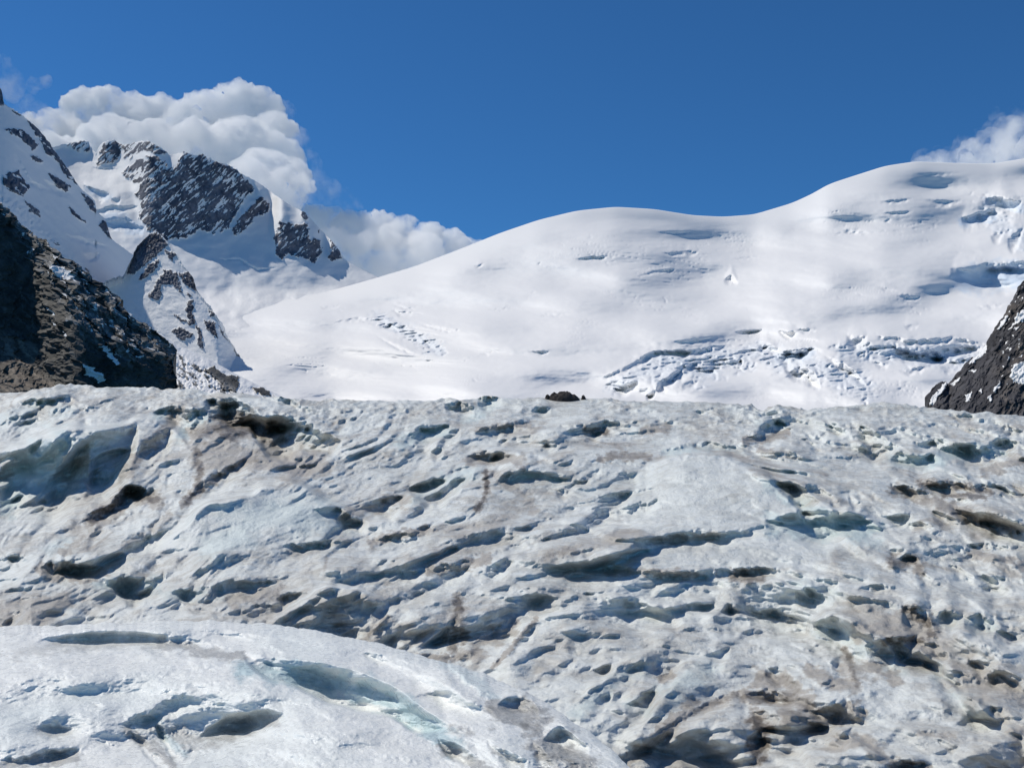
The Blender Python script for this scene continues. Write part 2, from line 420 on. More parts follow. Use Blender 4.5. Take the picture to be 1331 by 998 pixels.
    for q, (v, pts, h, bl, ab) in enumerate((
        (R5, [(-60, 300), (100, 255), (215, 222), (330, 213), (480, 178), (580, 178)], 30, 70, 6), (R5, [(230, 640), (330, 550), (440, 490), (600, 452), (720, 470)], 14, 36, 5), (R5, [(540, 640), (640, 540), (760, 460), (900, 413), (1000, 405), (1080, 430), (1140, 470), (1240, 515)], 26, 62, 7),
        (R5, [(-40, 645), (200, 640), (500, 640), (700, 650), (920, 620)], 9, 22, 4), (R5, [(920, 880), (1050, 800), (1150, 763), (1220, 770), (1345, 805)], 22, 45, 5), (R5, [(0, 130), (110, 95), (240, 88), (340, 110)], 9, 24, 4), (R5, [(620, 250), (760, 235), (900, 260), (1050, 215), (1150, 240)], 12, 32, 5),
        (R6, [(200, 530), (360, 450), (560, 360), (720, 310), (900, 300), (1100, 290)], 16, 46, 6), (R6, [(20, 700), (180, 690), (330, 650), (520, 610), (640, 560)], 10, 26, 5), (R6, [(560, 720), (700, 650), (860, 600), (1060, 560), (1280, 540)], 11, 34, 5), (R6, [(480, 860), (600, 800), (740, 772), (900, 790), (1100, 800)], 12, 30, 4),
        (R6, [(560, 220), (680, 190), (860, 215), (1040, 195)], 7, 18, 4), (B1, [(190, 245), (300, 150), (430, 110), (540, 95)], 12, 34, 4), (B1, [(650, 335), (740, 220), (860, 150), (1020, 130)], 14, 44, 5), (B1, [(915, 500), (1000, 400), (1100, 320), (1250, 262)], 15, 36, 5), (B1, [(1060, 625), (1160, 540), (1331, 350)], 14, 40, 5),
        (R7, [(-30, 280), (80, 250), (180, 236), (250, 248), (330, 293), (420, 345), (530, 445)], 22, 62, 6), (R7, [(420, 475), (560, 450), (680, 448), (760, 470), (850, 545)], 14, 30, 5), (R7, [(-10, 740), (150, 702), (300, 705), (420, 700), (520, 740), (660, 805)], 11, 26, 4), (R7, [(650, 735), (800, 768), (950, 798), (1010, 860)], 12, 30, 4),
        (R7, [(720, 330), (860, 300), (1000, 300), (1180, 330), (1331, 360)], 8, 22, 4), (R7, [(820, 560), (960, 545), (1120, 590), (1331, 650)], 10, 28, 4), (R7, [(560, 130), (760, 120), (960, 170), (1200, 190)], 7, 18, 4),
        (B2, [(-20, 170), (150, 163), (350, 180), (540, 205)], 10, 26, 4), (B2, [(860, 350), (950, 362), (1040, 402), (1140, 462), (1210, 535), (1340, 600)], 18, 48, 5), (B2, [(330, 480), (430, 500), (560, 540), (700, 600), (860, 695)], 15, 44, 5), (B2, [(-20, 475), (60, 385), (130, 340), (210, 336)], 14, 32, 4), (B2, [(550, 192), (650, 163), (740, 200), (870, 295)], 12, 26, 4),
        (B2, [(20, 640), (150, 560), (280, 480), (350, 470)], 10, 36, 4), (B2, [(1020, 250), (1130, 230), (1240, 290), (1340, 310)], 9, 26, 4))):
        ridge(R, X, Y, v(pts), h, bl, ab, 20 + q)
    O = np.zeros_like(X)
    S = lambda v, pts, th, **kw: scarp(R, X, Y, v(pts), th, acc=O, seed=int(abs(pts[0][0] * 7 + pts[0][1] * 3)) % 97 + 1, **kw)
    # --- left third
    S(R5, [(-60, 300), (0, 285), (100, 255), (215, 222), (330, 215), (480, 178)], 62, k=0.62, rec=50, ends=0.3, jit=0.6)
    S(R5, [(700, 120), (800, 85), (870, 118), (900, 158), (980, 160), (1060, 180), (1120, 215), (1185, 262)], 40, k=1.15, rec=8)
    S(R5, [(530, 140), (600, 118), (650, 145), (730, 135)], 28, k=0.9, rec=16)
    S(R5, [(640, 455), (690, 395), (780, 335), (880, 285)], 13)
    S(R5, [(300, 500), (400, 435), (440, 398), (500, 425), (545, 428)], 22, k=1.1, rec=8)
    S(R5, [(1080, 478), (1160, 468), (1220, 505), (1275, 525)], 14, k=0.9)
    S(R5, [(960, 608), (1060, 603), (1150, 593), (1230, 586)], 9, rec=4)
    S(R5, [(140, 680), (200, 653), (260, 663), (300, 670), (350, 695)], 25, k=1.1, rec=8)
    S(R5, [(345, 722), (420, 708), (480, 722), (575, 703)], 22, k=0.9, rec=10)
    S(R5, [(570, 770), (640, 748), (760, 738), (850, 733), (970, 733)], 22, k=0.85, rec=10)
    S(R5, [(590, 825), (650, 793), (700, 793), (760, 808), (840, 798)], 13, k=1.1, rec=5)
    S(R5, [(770, 835), (860, 820), (950, 798), (1000, 768), (1080, 763), (1190, 752)], 17, k=1.1, rec=6)
    S(R5, [(930, 880), (1050, 800), (1150, 763), (1220, 768), (1345, 805)], 45, k=0.5, rec=40)
    S(R5, [(0, 618), (40, 638), (95, 655)], 6); S(R5, [(300, 150), (312, 185), (330, 200)], 7)
    S(R5, [(440, 330), (500, 255), (560, 205), (600, 180)], 14, k=0.9)
    S(R5, [(240, 620), (330, 540), (440, 480), (560, 445)], 10); S(R5, [(430, 590), (500, 540), (560, 500)], 10)
    S(R5, [(900, 90), (1000, 95), (1090, 150)], 8); S(R5, [(60, 110), (160, 100), (230, 90)], 8); S(R5, [(240, 150), (330, 120), (420, 90)], 8)
    # --- middle
    for pts, th in (([(475, 112), (520, 104), (575, 132)], 14), ([(590, 100), (630, 88), (670, 95)], 9), ([(775, 132), (810, 124), (840, 138)], 12),
                    ([(310, 238), (350, 226), (398, 242)], 9), ([(330, 225), (390, 200), (440, 193), (495, 182)], 17), ([(440, 235), (480, 214), (528, 208)], 14),
                    ([(580, 210), (650, 194), (700, 180), (770, 178)], 11), ([(850, 203), (900, 190), (980, 184), (1070, 178)], 9), ([(950, 208), (1025, 198)], 11),
                    ([(655, 242), (695, 236)], 7), ([(770, 280), (830, 255), (870, 258)], 12), ([(815, 284), (905, 264)], 7), ([(1220, 280), (1290, 260), (1335, 260)], 10),
                    ([(415, 275), (475, 258)], 11), ([(550, 290), (620, 280), (680, 284), (745, 300)], 16), ([(860, 415), (925, 390)], 11), ([(915, 388), (1015, 338)], 6),
                    ([(990, 442), (1100, 420), (1225, 403)], 6), ([(1070, 484), (1150, 460), (1215, 448)], 11), ([(210, 595), (300, 560), (435, 532)], 14),
                    ([(-10, 602), (70, 590), (145, 593)], 9), ([(630, 635), (720, 600), (865, 578)], 10), ([(410, 684), (500, 665), (605, 636)], 14),
                    ([(550, 704), (660, 660), (725, 638)], 13), ([(1000, 692), (1080, 680), (1160, 690), (1340, 705)], 12), ([(680, 796), (750, 760), (820, 758), (878, 792)], 12),
                    ([(870, 794), (960, 773), (1080, 783), (1150, 798), (1200, 820), (1340, 808)], 17), ([(-10, 784), (95, 752)], 10), ([(260, 794), (405, 768)], 8),
                    ([(1185, 784), (1240, 763), (1290, 770)], 10), ([(1210, 584), (1290, 560), (1335, 568)], 10), ([(120, 690), (220, 660), (320, 655)], 8),
                    ([(280, 730), (340, 690), (420, 690)], 9), ([(440, 620), (520, 580), (600, 565)], 8), ([(880, 640), (960, 620), (1060, 610)], 6), ([(700, 560), (800, 520), (900, 500)], 6)):
        S(R6, pts, th)
    S(R6, [(350, 425), (430, 370), (500, 335), (580, 328)], 27, k=0.9, rec=12)
    S(R6, [(140, 480), (250, 440), (370, 428)], 19, k=0.9, rec=12)
    # --- right
    for pts, th in (([(320, 190), (400, 140), (450, 124), (495, 158)], 19), ([(20, 244), (120, 215), (220, 204), (300, 224), (355, 264)], 12), ([(615, 130), (660, 140), (695, 162)], 8),
                    ([(705, 130), (760, 148), (850, 195)], 15), ([(515, 190), (580, 195), (635, 222)], 8), ([(545, 170), (625, 174)], 8), ([(655, 256), (755, 254)], 6),
                    ([(710, 245), (780, 214), (830, 204), (880, 216)], 13), ([(850, 250), (930, 244), (1000, 244), (1040, 256)], 19), ([(930, 208), (1000, 199), (1035, 222)], 8),
                    ([(1020, 235), (1100, 200), (1180, 214), (1250, 194), (1310, 212)], 21), ([(960, 342), (1050, 334), (1110, 344), (1210, 370)], 15), ([(1030, 388), (1100, 379), (1200, 385)], 11),
                    ([(1100, 302), (1180, 294), (1270, 316)], 8), ([(1220, 376), (1340, 395)], 9), ([(850, 355), (930, 364), (1010, 395)], 12), ([(1070, 435), (1160, 449), (1240, 469), (1340, 490)], 15),
                    ([(1190, 482), (1340, 522)], 12), ([(545, 352), (600, 369), (645, 392)], 12), ([(625, 394), (695, 432)], 12), ([(700, 398), (745, 422)], 9), ([(-10, 562), (100, 530), (200, 519), (400, 508)], 14),
                    ([(835, 466), (925, 470)], 9), ([(955, 530), (1045, 530)], 9), ([(1030, 560), (1160, 569), (1330, 580)], 9), ([(860, 622), (920, 604), (970, 645)], 19), ([(845, 592), (905, 585)], 6),
                    ([(-10, 672), (200, 670), (290, 660), (380, 658), (460, 654), (545, 684)], 12), ([(280, 664), (330, 656), (390, 662)], 20), ([(565, 697), (620, 690), (665, 706)], 12),
                    ([(735, 727), (820, 714), (895, 726)], 9), ([(505, 738), (570, 730), (655, 768)], 18), ([(630, 735), (760, 758), (830, 774), (905, 792)], 11), ([(890, 790), (950, 798), (985, 822), (1005, 870)], 22),
                    ([(-10, 802), (80, 800), (150, 790), (225, 778)], 17), ([(215, 830), (270, 788), (345, 842)], 18), ([(345, 812), (430, 809), (505, 842)], 16), ([(1005, 835), (1050, 794), (1115, 832)], 18),
                    ([(1115, 845), (1170, 813), (1228, 865)], 20), ([(1150, 660), (1265, 692)], 10), ([(1180, 720), (1240, 715), (1300, 745)], 14), ([(1230, 800), (1290, 810), (1340, 840)], 13),
                    ([(930, 640), (1000, 690), (1060, 700)], 12), ([(1060, 640), (1110, 655), (1150, 690)], 9), ([(1000, 450), (1060, 470), (1100, 500)], 9), ([(880, 500), (960, 490), (1010, 510)], 8),
                    ([(1060, 100), (1140, 110), (1200, 130)], 7), ([(1220, 130), (1331, 165)], 8), ([(380, 100), (470, 95)], 5), ([(140, 90), (230, 85)], 5)):
        S(R7, pts, th)
    S(R7, [(420, 343), (500, 352), (570, 398), (650, 444)], 20, k=0.95, rec=8)
    S(R7, [(400, 482), (540, 455), (640, 449), (700, 452), (760, 470), (830, 525)], 30, k=0.62, rec=16, jit=0.6)
    # --- lower middle and lower right
    for pts, th in (([(180, 245), (280, 152)], 8), ([(640, 335), (720, 240), (800, 165)], 8), ([(990, 345), (1055, 312)], 10), ([(470, 302), (540, 290), (610, 262)], 8), ([(860, 330), (920, 300)], 8),
                    ([(915, 485), (960, 420), (1060, 350), (1170, 305)], 17), ([(935, 505), (1020, 440), (1100, 390), (1160, 368)], 12), ([(1100, 465), (1170, 420), (1228, 386)], 16), ([(1040, 560), (1120, 500), (1200, 460)], 14),
                    ([(1140, 540), (1190, 510), (1240, 495)], 8), ([(380, 280), (470, 200), (520, 150)], 8), ([(560, 260), (640, 200), (690, 170)], 7), ([(700, 330), (800, 270), (900, 230)], 7), ([(760, 400), (850, 340), (940, 290)], 8), ([(1080, 640), (1180, 590), (1300, 520)], 9)):
        S(B1, pts, th, k=0.82)
    for pts, th, k in (([(570, 195), (650, 163), (700, 188), (740, 228), (768, 275)], 24, 1.1), ([(690, 290), (705, 350), (735, 405)], 12, 1.1), ([(830, 242), (900, 240), (970, 222)], 14, 1.1), ([(910, 128), (980, 148), (1005, 205)], 22, 1.1),
                       ([(735, 240), (820, 248), (880, 305)], 22, 0.8), ([(845, 315), (930, 273), (1000, 298), (1050, 348), (1100, 398), (1180, 468), (1240, 500), (1345, 565)], 24, 0.95),
                       ([(1220, 222), (1290, 214), (1340, 232)], 16, 1.0), ([(1130, 320), (1215, 330)], 10, 1.0), ([(1200, 372), (1260, 359), (1330, 398)], 12, 1.1), ([(400, 348), (470, 358), (535, 405)], 17, 1.0),
                       ([(310, 425), (360, 490)], 18, 1.1), ([(340, 420), (430, 424), (550, 464)], 12, 1.0), ([(490, 492), (600, 480), (700, 458), (725, 520)], 24, 0.85), ([(355, 505), (430, 498), (450, 540)], 30, 1.1),
                       ([(330, 600), (380, 580), (420, 600)], 26, 1.1), ([(590, 552), (660, 520), (725, 512)], 14, 0.9), ([(650, 592), (720, 560)], 12, 1.0), ([(-10, 595), (100, 520), (250, 448), (325, 428)], 7, 1.0),
                       ([(530, 240), (580, 258), (655, 264)], 9, 1.0), ([(190, 292), (275, 274)], 11, 1.0), ([(20, 378), (85, 364)], 11, 1.0), ([(940, 570), (1090, 582)], 6, 0.9), ([(1020, 608), (1100, 632)], 6, 0.9), ([(180, 540), (230, 535)], 10, 1.0),
                       ([(860, 680), (920, 675), (980, 700)], 12, 1.0), ([(1000, 160), (1050, 135), (1110, 165)], 22, 0.9), ([(1115, 170), (1170, 148), (1225, 195)], 22, 0.9), ([(960, 275), (1010, 262), (1060, 300)], 15, 0.9),
                       ([(60, 210), (180, 195), (280, 215)], 9, 0.9), ([(300, 215), (400, 205), (440, 225)], 8, 0.9), ([(520, 330), (600, 310), (690, 340)], 9, 0.9), ([(560, 410), (640, 390), (700, 410)], 12, 1.0)):
        S(B2, pts, th, k=k * 0.93)
    R = blur(R - O, 1)
    D = steep(gdist(np.clip(Ysm + R, 445, 1115)))
    P = at(X, Y, D)
    # fall away behind the crest
    K = 14
    back = []
    top = P[-1]
    for i in range(1, K + 1):
        f = 1 + 0.9 * (i / K) ** 1.3
        q = top.copy(); q[:, 0] *= f; q[:, 1] *= f; q[:, 2] = top[:, 2] - 0.04 * top[:, 1] * (f - 1) - 0.35 * min(i, 3)
        back.append(q)
    P = np.concatenate([P, np.array(back)], 0)
    # stains
    dirt = 0.24 + 0.55 * banded(lambda u, v, s: fbm(u, v, 4, s, 0.6), 1.6, 3.0, 60) + 0.10 * fbm(WX / 14, W / 6, 3, 61) + 0.30 * silt * (1 - calm)
    dirt += 0.10 * sstep(480, 900, X) * sstep(650, 900, Y) - 0.25 * calm
    blue = np.clip(0.9 * banded(lambda u, v, s: fbm(u, v, 3, s), 2.5, 2.5, 70) - 0.12, 0, 1) * 0.6
    Dp = lambda v, pts, wd, a: paint(dirt, X, Y, v(pts), wd, a, seed=int(abs(pts[0][0] * 5 + pts[0][1])) % 89)
    Bp = lambda v, pts, wd, a: paint(blue, X, Y, v(pts), wd, a, seed=int(abs(pts[0][0] * 5 + pts[0][1])) % 89)
    for v, pts, wd, a in ((R5, [(700, 180), (800, 150), (870, 170), (930, 200)], 34, 0.95), (R5, [(680, 260), (690, 340), (690, 400), (640, 450)], 12, 0.95), (R5, [(690, 400), (790, 335), (900, 280)], 12, 0.8),
                          (R5, [(320, 500), (400, 450), (440, 410), (540, 430)], 18, 1.0), (R5, [(220, 620), (300, 560), (420, 480)], 12, 0.6), (R5, [(430, 350), (500, 260), (580, 180), (620, 130)], 16, 0.7),
                          (R5, [(150, 680), (250, 680), (340, 690)], 20, 0.75), (R5, [(0, 800), (80, 790), (200, 780)], 40, 0.55), (R5, [(700, 250), (900, 270), (1100, 280)], 40, 0.6), (R5, [(430, 590), (520, 550), (580, 490)], 14, 0.5),
                          (R5, [(800, 780), (900, 760), (960, 740)], 20, 0.6), (R5, [(950, 860), (1100, 800), (1300, 800)], 40, 0.45), (R6, [(130, 480), (220, 450), (330, 430)], 24, 0.55), (R6, [(560, 290), (650, 290), (740, 300)], 18, 0.6),
                          (R6, [(615, 350), (620, 420), (585, 475)], 8, 1.0), (R6, [(640, 340), (760, 430), (780, 470)], 16, 0.5), (R6, [(1010, 300), (1060, 290), (1180, 290)], 10, 0.8), (R6, [(960, 205), (1030, 205)], 10, 0.9),
                          (R6, [(590, 200), (700, 185), (770, 185)], 8, 0.7), (R6, [(210, 590), (300, 560), (430, 540)], 12, 0.7), (R6, [(820, 640), (920, 610)], 10, 0.7), (R6, [(420, 680), (520, 670), (620, 640)], 14, 0.7),
                          (R6, [(520, 780), (520, 850), (540, 905)], 16, 0.9), (R6, [(1030, 690), (1150, 690), (1331, 700)], 12, 0.6), (R6, [(0, 800), (200, 860), (480, 860)], 40, 0.45), (R6, [(1160, 200), (1240, 190)], 14, 0.6),
                          (R7, [(330, 190), (420, 180), (480, 160)], 10, 0.7), (R7, [(380, 220), (450, 240)], 10, 0.6), (R7, [(960, 345), (1060, 350), (1210, 375)], 10, 0.9), (R7, [(1040, 390), (1190, 392)], 8, 0.9), (R7, [(860, 360), (1000, 400), (1090, 440)], 14, 0.75),
                          (R7, [(1080, 440), (1200, 470), (1331, 500)], 16, 0.8), (R7, [(870, 620), (930, 620), (960, 650)], 16, 0.85), (R7, [(0, 545), (120, 540), (220, 530)], 12, 0.5), (R7, [(280, 670), (380, 680)], 14, 0.9),
                          (R7, [(740, 860), (850, 840), (960, 850)], 26, 0.6), (R7, [(900, 790), (980, 830), (1000, 880)], 16, 0.95), (R7, [(1200, 290), (1300, 250), (1331, 260)], 18, 0.6), (R7, [(1150, 590), (1280, 620), (1331, 640)], 14, 0.6),
                          (R7, [(950, 500), (1000, 480), (1060, 500)], 14, 0.5), (B1, [(280, 270), (400, 200), (520, 120)], 34, 0.5), (B1, [(520, 100), (515, 180), (500, 260)], 12, 0.9), (B1, [(560, 270), (620, 220), (700, 180)], 24, 0.55), (B1, [(380, 290), (500, 295), (600, 270)], 10, 0.8),
                          (B1, [(180, 250), (280, 155)], 8, 0.8), (B1, [(640, 335), (790, 165)], 7, 0.7), (B1, [(1100, 640), (1200, 570), (1331, 440)], 16, 0.75), (B1, [(1220, 370), (1260, 355)], 10, 0.7),
                          (B2, [(380, 370), (470, 380), (540, 420)], 22, 0.75), (B2, [(330, 440), (460, 440), (560, 470)], 18, 0.85), (B2, [(480, 500), (600, 510), (720, 480)], 26, 0.8), (B2, [(360, 510), (400, 560), (370, 640)], 22, 1.0),
                          (B2, [(700, 320), (780, 330), (850, 360)], 26, 0.6), (B2, [(830, 245), (960, 240)], 12, 0.9), (B2, [(920, 130), (990, 180)], 14, 0.95), (B2, [(690, 280), (730, 400)], 10, 0.9), (B2, [(560, 340), (640, 390), (720, 400)], 20, 0.6),
                          (B2, [(1100, 330), (1250, 380), (1331, 440)], 30, 0.6), (B2, [(1150, 460), (1331, 580)], 24, 0.5), (B2, [(860, 690), (980, 700)], 18, 0.9), (B2, [(0, 600), (120, 510), (320, 430)], 9, 0.8), (B2, [(760, 140), (860, 150), (950, 160)], 20, 0.45),
                          (B2, [(640, 600), (760, 590), (820, 640)], 24, 0.5), (B2, [(950, 580), (1080, 590)], 8, 0.5), (B2, [(40, 560), (200, 480), (300, 440)], 24, 0.45), (B2, [(1030, 230), (1150, 270), (1280, 330)], 30, 0.45)):
        Dp(v, pts, wd, a)
    for v, pts, wd, a in ((R5, [(30, 430), (80, 320), (160, 260), (215, 235)], 26, 0.95), (R5, [(140, 400), (200, 300), (300, 240), (400, 210)], 30, 0.5), (R5, [(540, 150), (590, 140)], 10, 0.9), (R5, [(630, 210), (680, 160), (740, 160)], 18, 0.9),
                          (R5, [(930, 210), (1000, 190), (1080, 210)], 16, 0.8), (R5, [(750, 560), (900, 470), (1050, 440), (1150, 500)], 40, 0.5), (R5, [(350, 740), (430, 730), (530, 720)], 18, 0.95), (R5, [(170, 610), (240, 580)], 14, 0.6), (R5, [(580, 770), (760, 760)], 14, 0.5),
                          (R5, [(0, 160), (100, 130), (220, 130)], 22, 0.5), (R6, [(320, 235), (390, 215), (480, 200)], 14, 0.8), (R6, [(370, 425), (470, 370), (570, 340)], 18, 0.6), (R6, [(590, 130), (640, 110)], 14, 0.5), (R6, [(540, 170), (600, 150)], 10, 0.7),
                          (R7, [(40, 235), (160, 215), (320, 235)], 9, 0.7), (R7, [(860, 250), (1030, 260)], 16, 0.9), (R7, [(1040, 240), (1150, 220), (1250, 215)], 16, 0.8), (R7, [(420, 350), (500, 400), (600, 440)], 14, 0.8), (R7, [(440, 480), (560, 490), (680, 490), (780, 500)], 24, 0.95),
                          (R7, [(380, 130), (470, 130)], 10, 0.5), (R7, [(730, 540), (810, 560)], 12, 0.6), (B1, [(930, 480), (1060, 370), (1160, 320)], 18, 0.6), (B1, [(1110, 460), (1210, 400)], 12, 0.6), (B2, [(0, 480), (90, 400), (190, 345)], 26, 0.6),
                          (B2, [(600, 200), (700, 220), (750, 270)], 18, 0.5), (B2, [(870, 320), (1000, 330), (1100, 420), (1200, 500)], 20, 0.6), (R7, [(1020, 830), (1080, 830)], 14, 0.6), (R7, [(1140, 850), (1210, 860)], 14, 0.6), (R7, [(520, 700), (640, 740)], 12, 0.4)):
        Bp(v, pts, wd, a)
    ext = lambda A: np.concatenate([A, np.repeat(A[-1:], K, 0)], 0)
    o = mesh_grid('glacier', P, ICE, {'dirt': ext(dirt), 'blue': ext(blue * (1 - 0.75 * np.clip(dirt - 0.45, 0, 1)))})
    return tag(o, 'broad dirty grey white glacier surface cut by dark crevasses below the snowfield', 'glacier', 'structure')

glacier = build_glacier()

# ------------------------------------------------------------------ near mound of clean ice
def build_mound():
    top = [(-300, 850), (-80, 822), (0, 814), (60, 811), (150, 808), (270, 806), (380, 813), (470, 832), (560, 853), (640, 879), (700, 906), (760, 946), (805, 985), (850, 1030), (900, 1090), (940, 1150)]
    tx, ty = np.array(top, float).T
    px = np.concatenate([np.arange(-900, -240, 4.0), np.arange(-240, 930, 1.0)]); N = 420
    yc = np.interp(px, tx, ty); kk = np.hanning(41); kk /= kk.sum()
    yc = np.convolve(np.pad(yc, 20, 'edge'), kk, 'valid') + 3.5 * noise2(px / 60, px * 0, 10) + 2.0 * noise2(px / 17, px * 0, 8) + 0.8 * noise2(px / 6, px * 0, 9)
    s = np.linspace(0, 1, N)[:, None]
    yb = np.maximum(1090, yc + 40)
    X = np.broadcast_to(px, (N, len(px))).copy(); Y = yb + (yc - yb) * s
    def dist(y): return np.exp(np.interp(y, [760, 806, 850, 900, 950, 998, 1060, 1180], np.log([19.5, 16.0, 13.3, 11.0, 9.3, 8.0, 6.7, 5.0])))
    mpp = dist(Y) / F
    WX = (X - 300) * mpp; W = (1000 - Y) * mpp
    edge = np.clip((Y - yc) / 14, 0, 1)
    R = (0.06 * fbm(WX / 0.9, W / 0.5, 3, 80, 0.45) + 0.016 * fbm(WX / 0.14, W / 0.09, 4, 81, 0.6)) / mpp * edge
    R -= 9 * (1 - edge) ** 2
    O = np.zeros_like(X)
    S = lambda v, pts, th, **kw: scarp(R, X, Y, v(pts), th, acc=O, seed=int(abs(pts[0][0] * 7 + pts[0][1] * 3)) % 97 + 1, **kw)
    J = lambda a, b: R8(a) + B1(b)
    idt = lambda p: p
    # the long blue crevasse
    far_lip = R8([(840, 235), (920, 245), (1000, 254)]) + B1([(30, 316), (100, 332), (200, 362), (300, 402), (350, 440), (420, 492), (490, 540)])
    scarp(R, X, Y, far_lip, 44, k=1.3, rec=5, jit=0.12, ends=0.3, seed=4, cap=1.4)
    S(R8, [(100, 195), (200, 178), (300, 165), (430, 160), (560, 166), (700, 190), (860, 236)], 19, k=0.6, rec=6, jit=0.6, ends=0.35)
    S(R8, [(560, 200), (620, 185), (690, 215), (720, 240)], 10)
    # the melt hole
    for c, rx, ry, a, h in (((228, 958), 85, 36, 0.05, -20), ((310, 945), 55, 20, -0.25, -10), ((75, 948), 36, 15, 0.0, -9), ((148, 963), 34, 12, 0.1, -5), ((55, 984), 60, 14, -0.1, -9), ((180, 833), 200, 12, 0.03, -9), ((60, 880), 150, 34, 0.0, 8),
                            ((330, 880), 130, 30, 0.25, 9), ((430, 950), 120, 40, 0.35, 9), ((620, 920), 70, 26, 0.55, 8), ((640, 965), 70, 26, 0.5, 8), ((120, 905), 90, 14, -0.1, -6), ((440, 905), 60, 10, 0.4, -4), ((560, 900), 80, 14, 0.5, -7)):
        bulge(R, X, Y, c, rx, ry, a, 1.6 * h)
    R += 6 * fbm(X / 90, Y / 36, 2, 84) * edge
    S(R8, [(690, 520), (740, 478), (830, 440), (930, 424), (985, 446)], 22, k=0.85, rec=10, jit=0.5, ends=0.5)
    S(R8, [(420, 470), (510, 440), (560, 400), (640, 380), (720, 400)], 12, k=0.7)
    S(R8, [(440, 492), (500, 530), (560, 590), (620, 640)], 11, k=0.8, rec=5); S(R8, [(520, 440), (560, 490), (600, 560), (680, 570)], 12, k=0.9, rec=6)
    S(R8, [(330, 530), (380, 545), (440, 560)], 6); S(R8, [(-20, 610), (80, 585), (180, 568), (280, 560)], 18, k=0.7, rec=10); S(R8, [(130, 480), (190, 470), (250, 490)], 14, k=0.5, rec=12)
    S(R8, [(900, 220), (940, 212), (990, 228)], 8, k=0.7); S(R8, [(310, 400), (360, 412)], 4); S(R8, [(1260, 230), (1340, 245)], 6, k=0.7)
    # lower right end of the mound
    S(B1, [(655, 470), (690, 440), (730, 427), (775, 450), (800, 490)], 34, k=1.12, rec=6, jit=0.5)
    S(B1, [(810, 590), (870, 538), (930, 575), (975, 625)], 42, k=0.85, rec=20)
    S(B1, [(450, 585), (520, 598), (590, 655)], 24, k=0.95, rec=6, jit=0.5); S(B1, [(620, 590), (700, 625), (760, 665)], 10, k=0.9); S(B1, [(780, 592), (830, 630), (870, 700)], 12)
    S(B1, [(470, 320), (540, 370), (600, 420), (660, 450)], 10, k=0.6); S(B1, [(360, 440), (480, 420), (560, 450), (650, 490)], 12, k=0.6); S(B1, [(210, 290), (280, 312)], 5)
    rough = np.zeros_like(X); paint(rough, X, Y, R8([(480, 470), (560, 500), (640, 520), (700, 520)]), 26, 1.0, 3)
    paint(rough, X, Y, B1([(820, 600), (900, 640), (960, 680)]), 30, 1.0, 3); paint(rough, X, Y, B1([(100, 440), (350, 520), (560, 540)]), 10, 0.8, 3); paint(rough, X, Y, R8([(600, 380), (760, 400)]), 14, 0.8, 3)
    R += rough * (5 * billow(X / 10, Y / 6, 3, 90) - 1.5)
    R = blur(R - O, 1)
    D = 8.0 * (dist(np.clip(Y + R, 700, 1180)) / 8.0) ** 0.6
    P = at(X, Y, D)
    K = 16; back = []; top_ = P[-1]
    for i in range(1, K + 1):
        q = top_.copy(); f = 1 + 0.30 * i / K
        q[:, 0] *= f; q[:, 1] *= f; q[:, 2] = top_[:, 2] * f - 2.6 * (i / K) ** 1.15 - 0.04 * min(i, 3)
        back.append(q)
    P = np.concatenate([P, np.array(back)], 0)
    dirt = -0.10 + 0.22 * fbm(WX / 1.6, W / 0.7, 5, 95)
    blue = np.clip(0.08 + 0.4 * fbm(WX / 1.8, W / 1.0, 4, 96), 0, 0.4)
    Dp = lambda v, pts, wd, a: paint(dirt, X, Y, v(pts), wd, a, seed=int(abs(pts[0][0] * 5 + pts[0][1])) % 89)
    for v, pts, wd, a in ((R8, [(60, 220), (250, 190), (450, 180), (560, 185)], 16, 0.38), (R8, [(560, 190), (640, 195), (720, 220), (840, 235)], 14, 0.6), (R8, [(740, 520), (830, 470), (950, 440)], 20, 0.45), (R8, [(440, 490), (520, 540), (600, 610)], 12, 0.55),
                          (R8, [(520, 450), (600, 480), (680, 530)], 24, 0.4), (R8, [(0, 610), (100, 590), (260, 580)], 16, 0.5), (R8, [(140, 490), (240, 500)], 14, 0.35), (B1, [(670, 460), (730, 450), (790, 490)], 30, 0.8), (B1, [(820, 590), (900, 600), (960, 660)], 34, 0.75),
                          (B1, [(500, 540), (560, 550)], 12, 0.45), (B1, [(470, 600), (560, 640), (640, 690)], 16, 0.55), (B1, [(640, 610), (740, 660)], 10, 0.45), (R8, [(-10, 230), (60, 225), (150, 210)], 10, 0.35), (B1, [(760, 560), (840, 640), (880, 700)], 14, 0.5)):
        Dp(v, pts, wd, a)
    paint(blue, X, Y, far_lip, 25, 1.0, 7, below=0.85); paint(blue, X, Y, B1([(480, 310), (600, 380), (660, 440)]), 16, 0.5, 8); paint(blue, X, Y, R8([(530, 430), (580, 520), (640, 570)]), 10, 0.7, 9)
    ext = lambda A: np.concatenate([A, np.repeat(A[-1:], K, 0)], 0)
    o = mesh_grid('ice_mound', P, ICE_NEAR, {'dirt': ext(dirt), 'blue': ext(blue)})
    return tag(o, 'rounded mound of clean white ice with a long blue crevasse and a melt hole', 'ice mound', 'structure')

mound = build_mound()

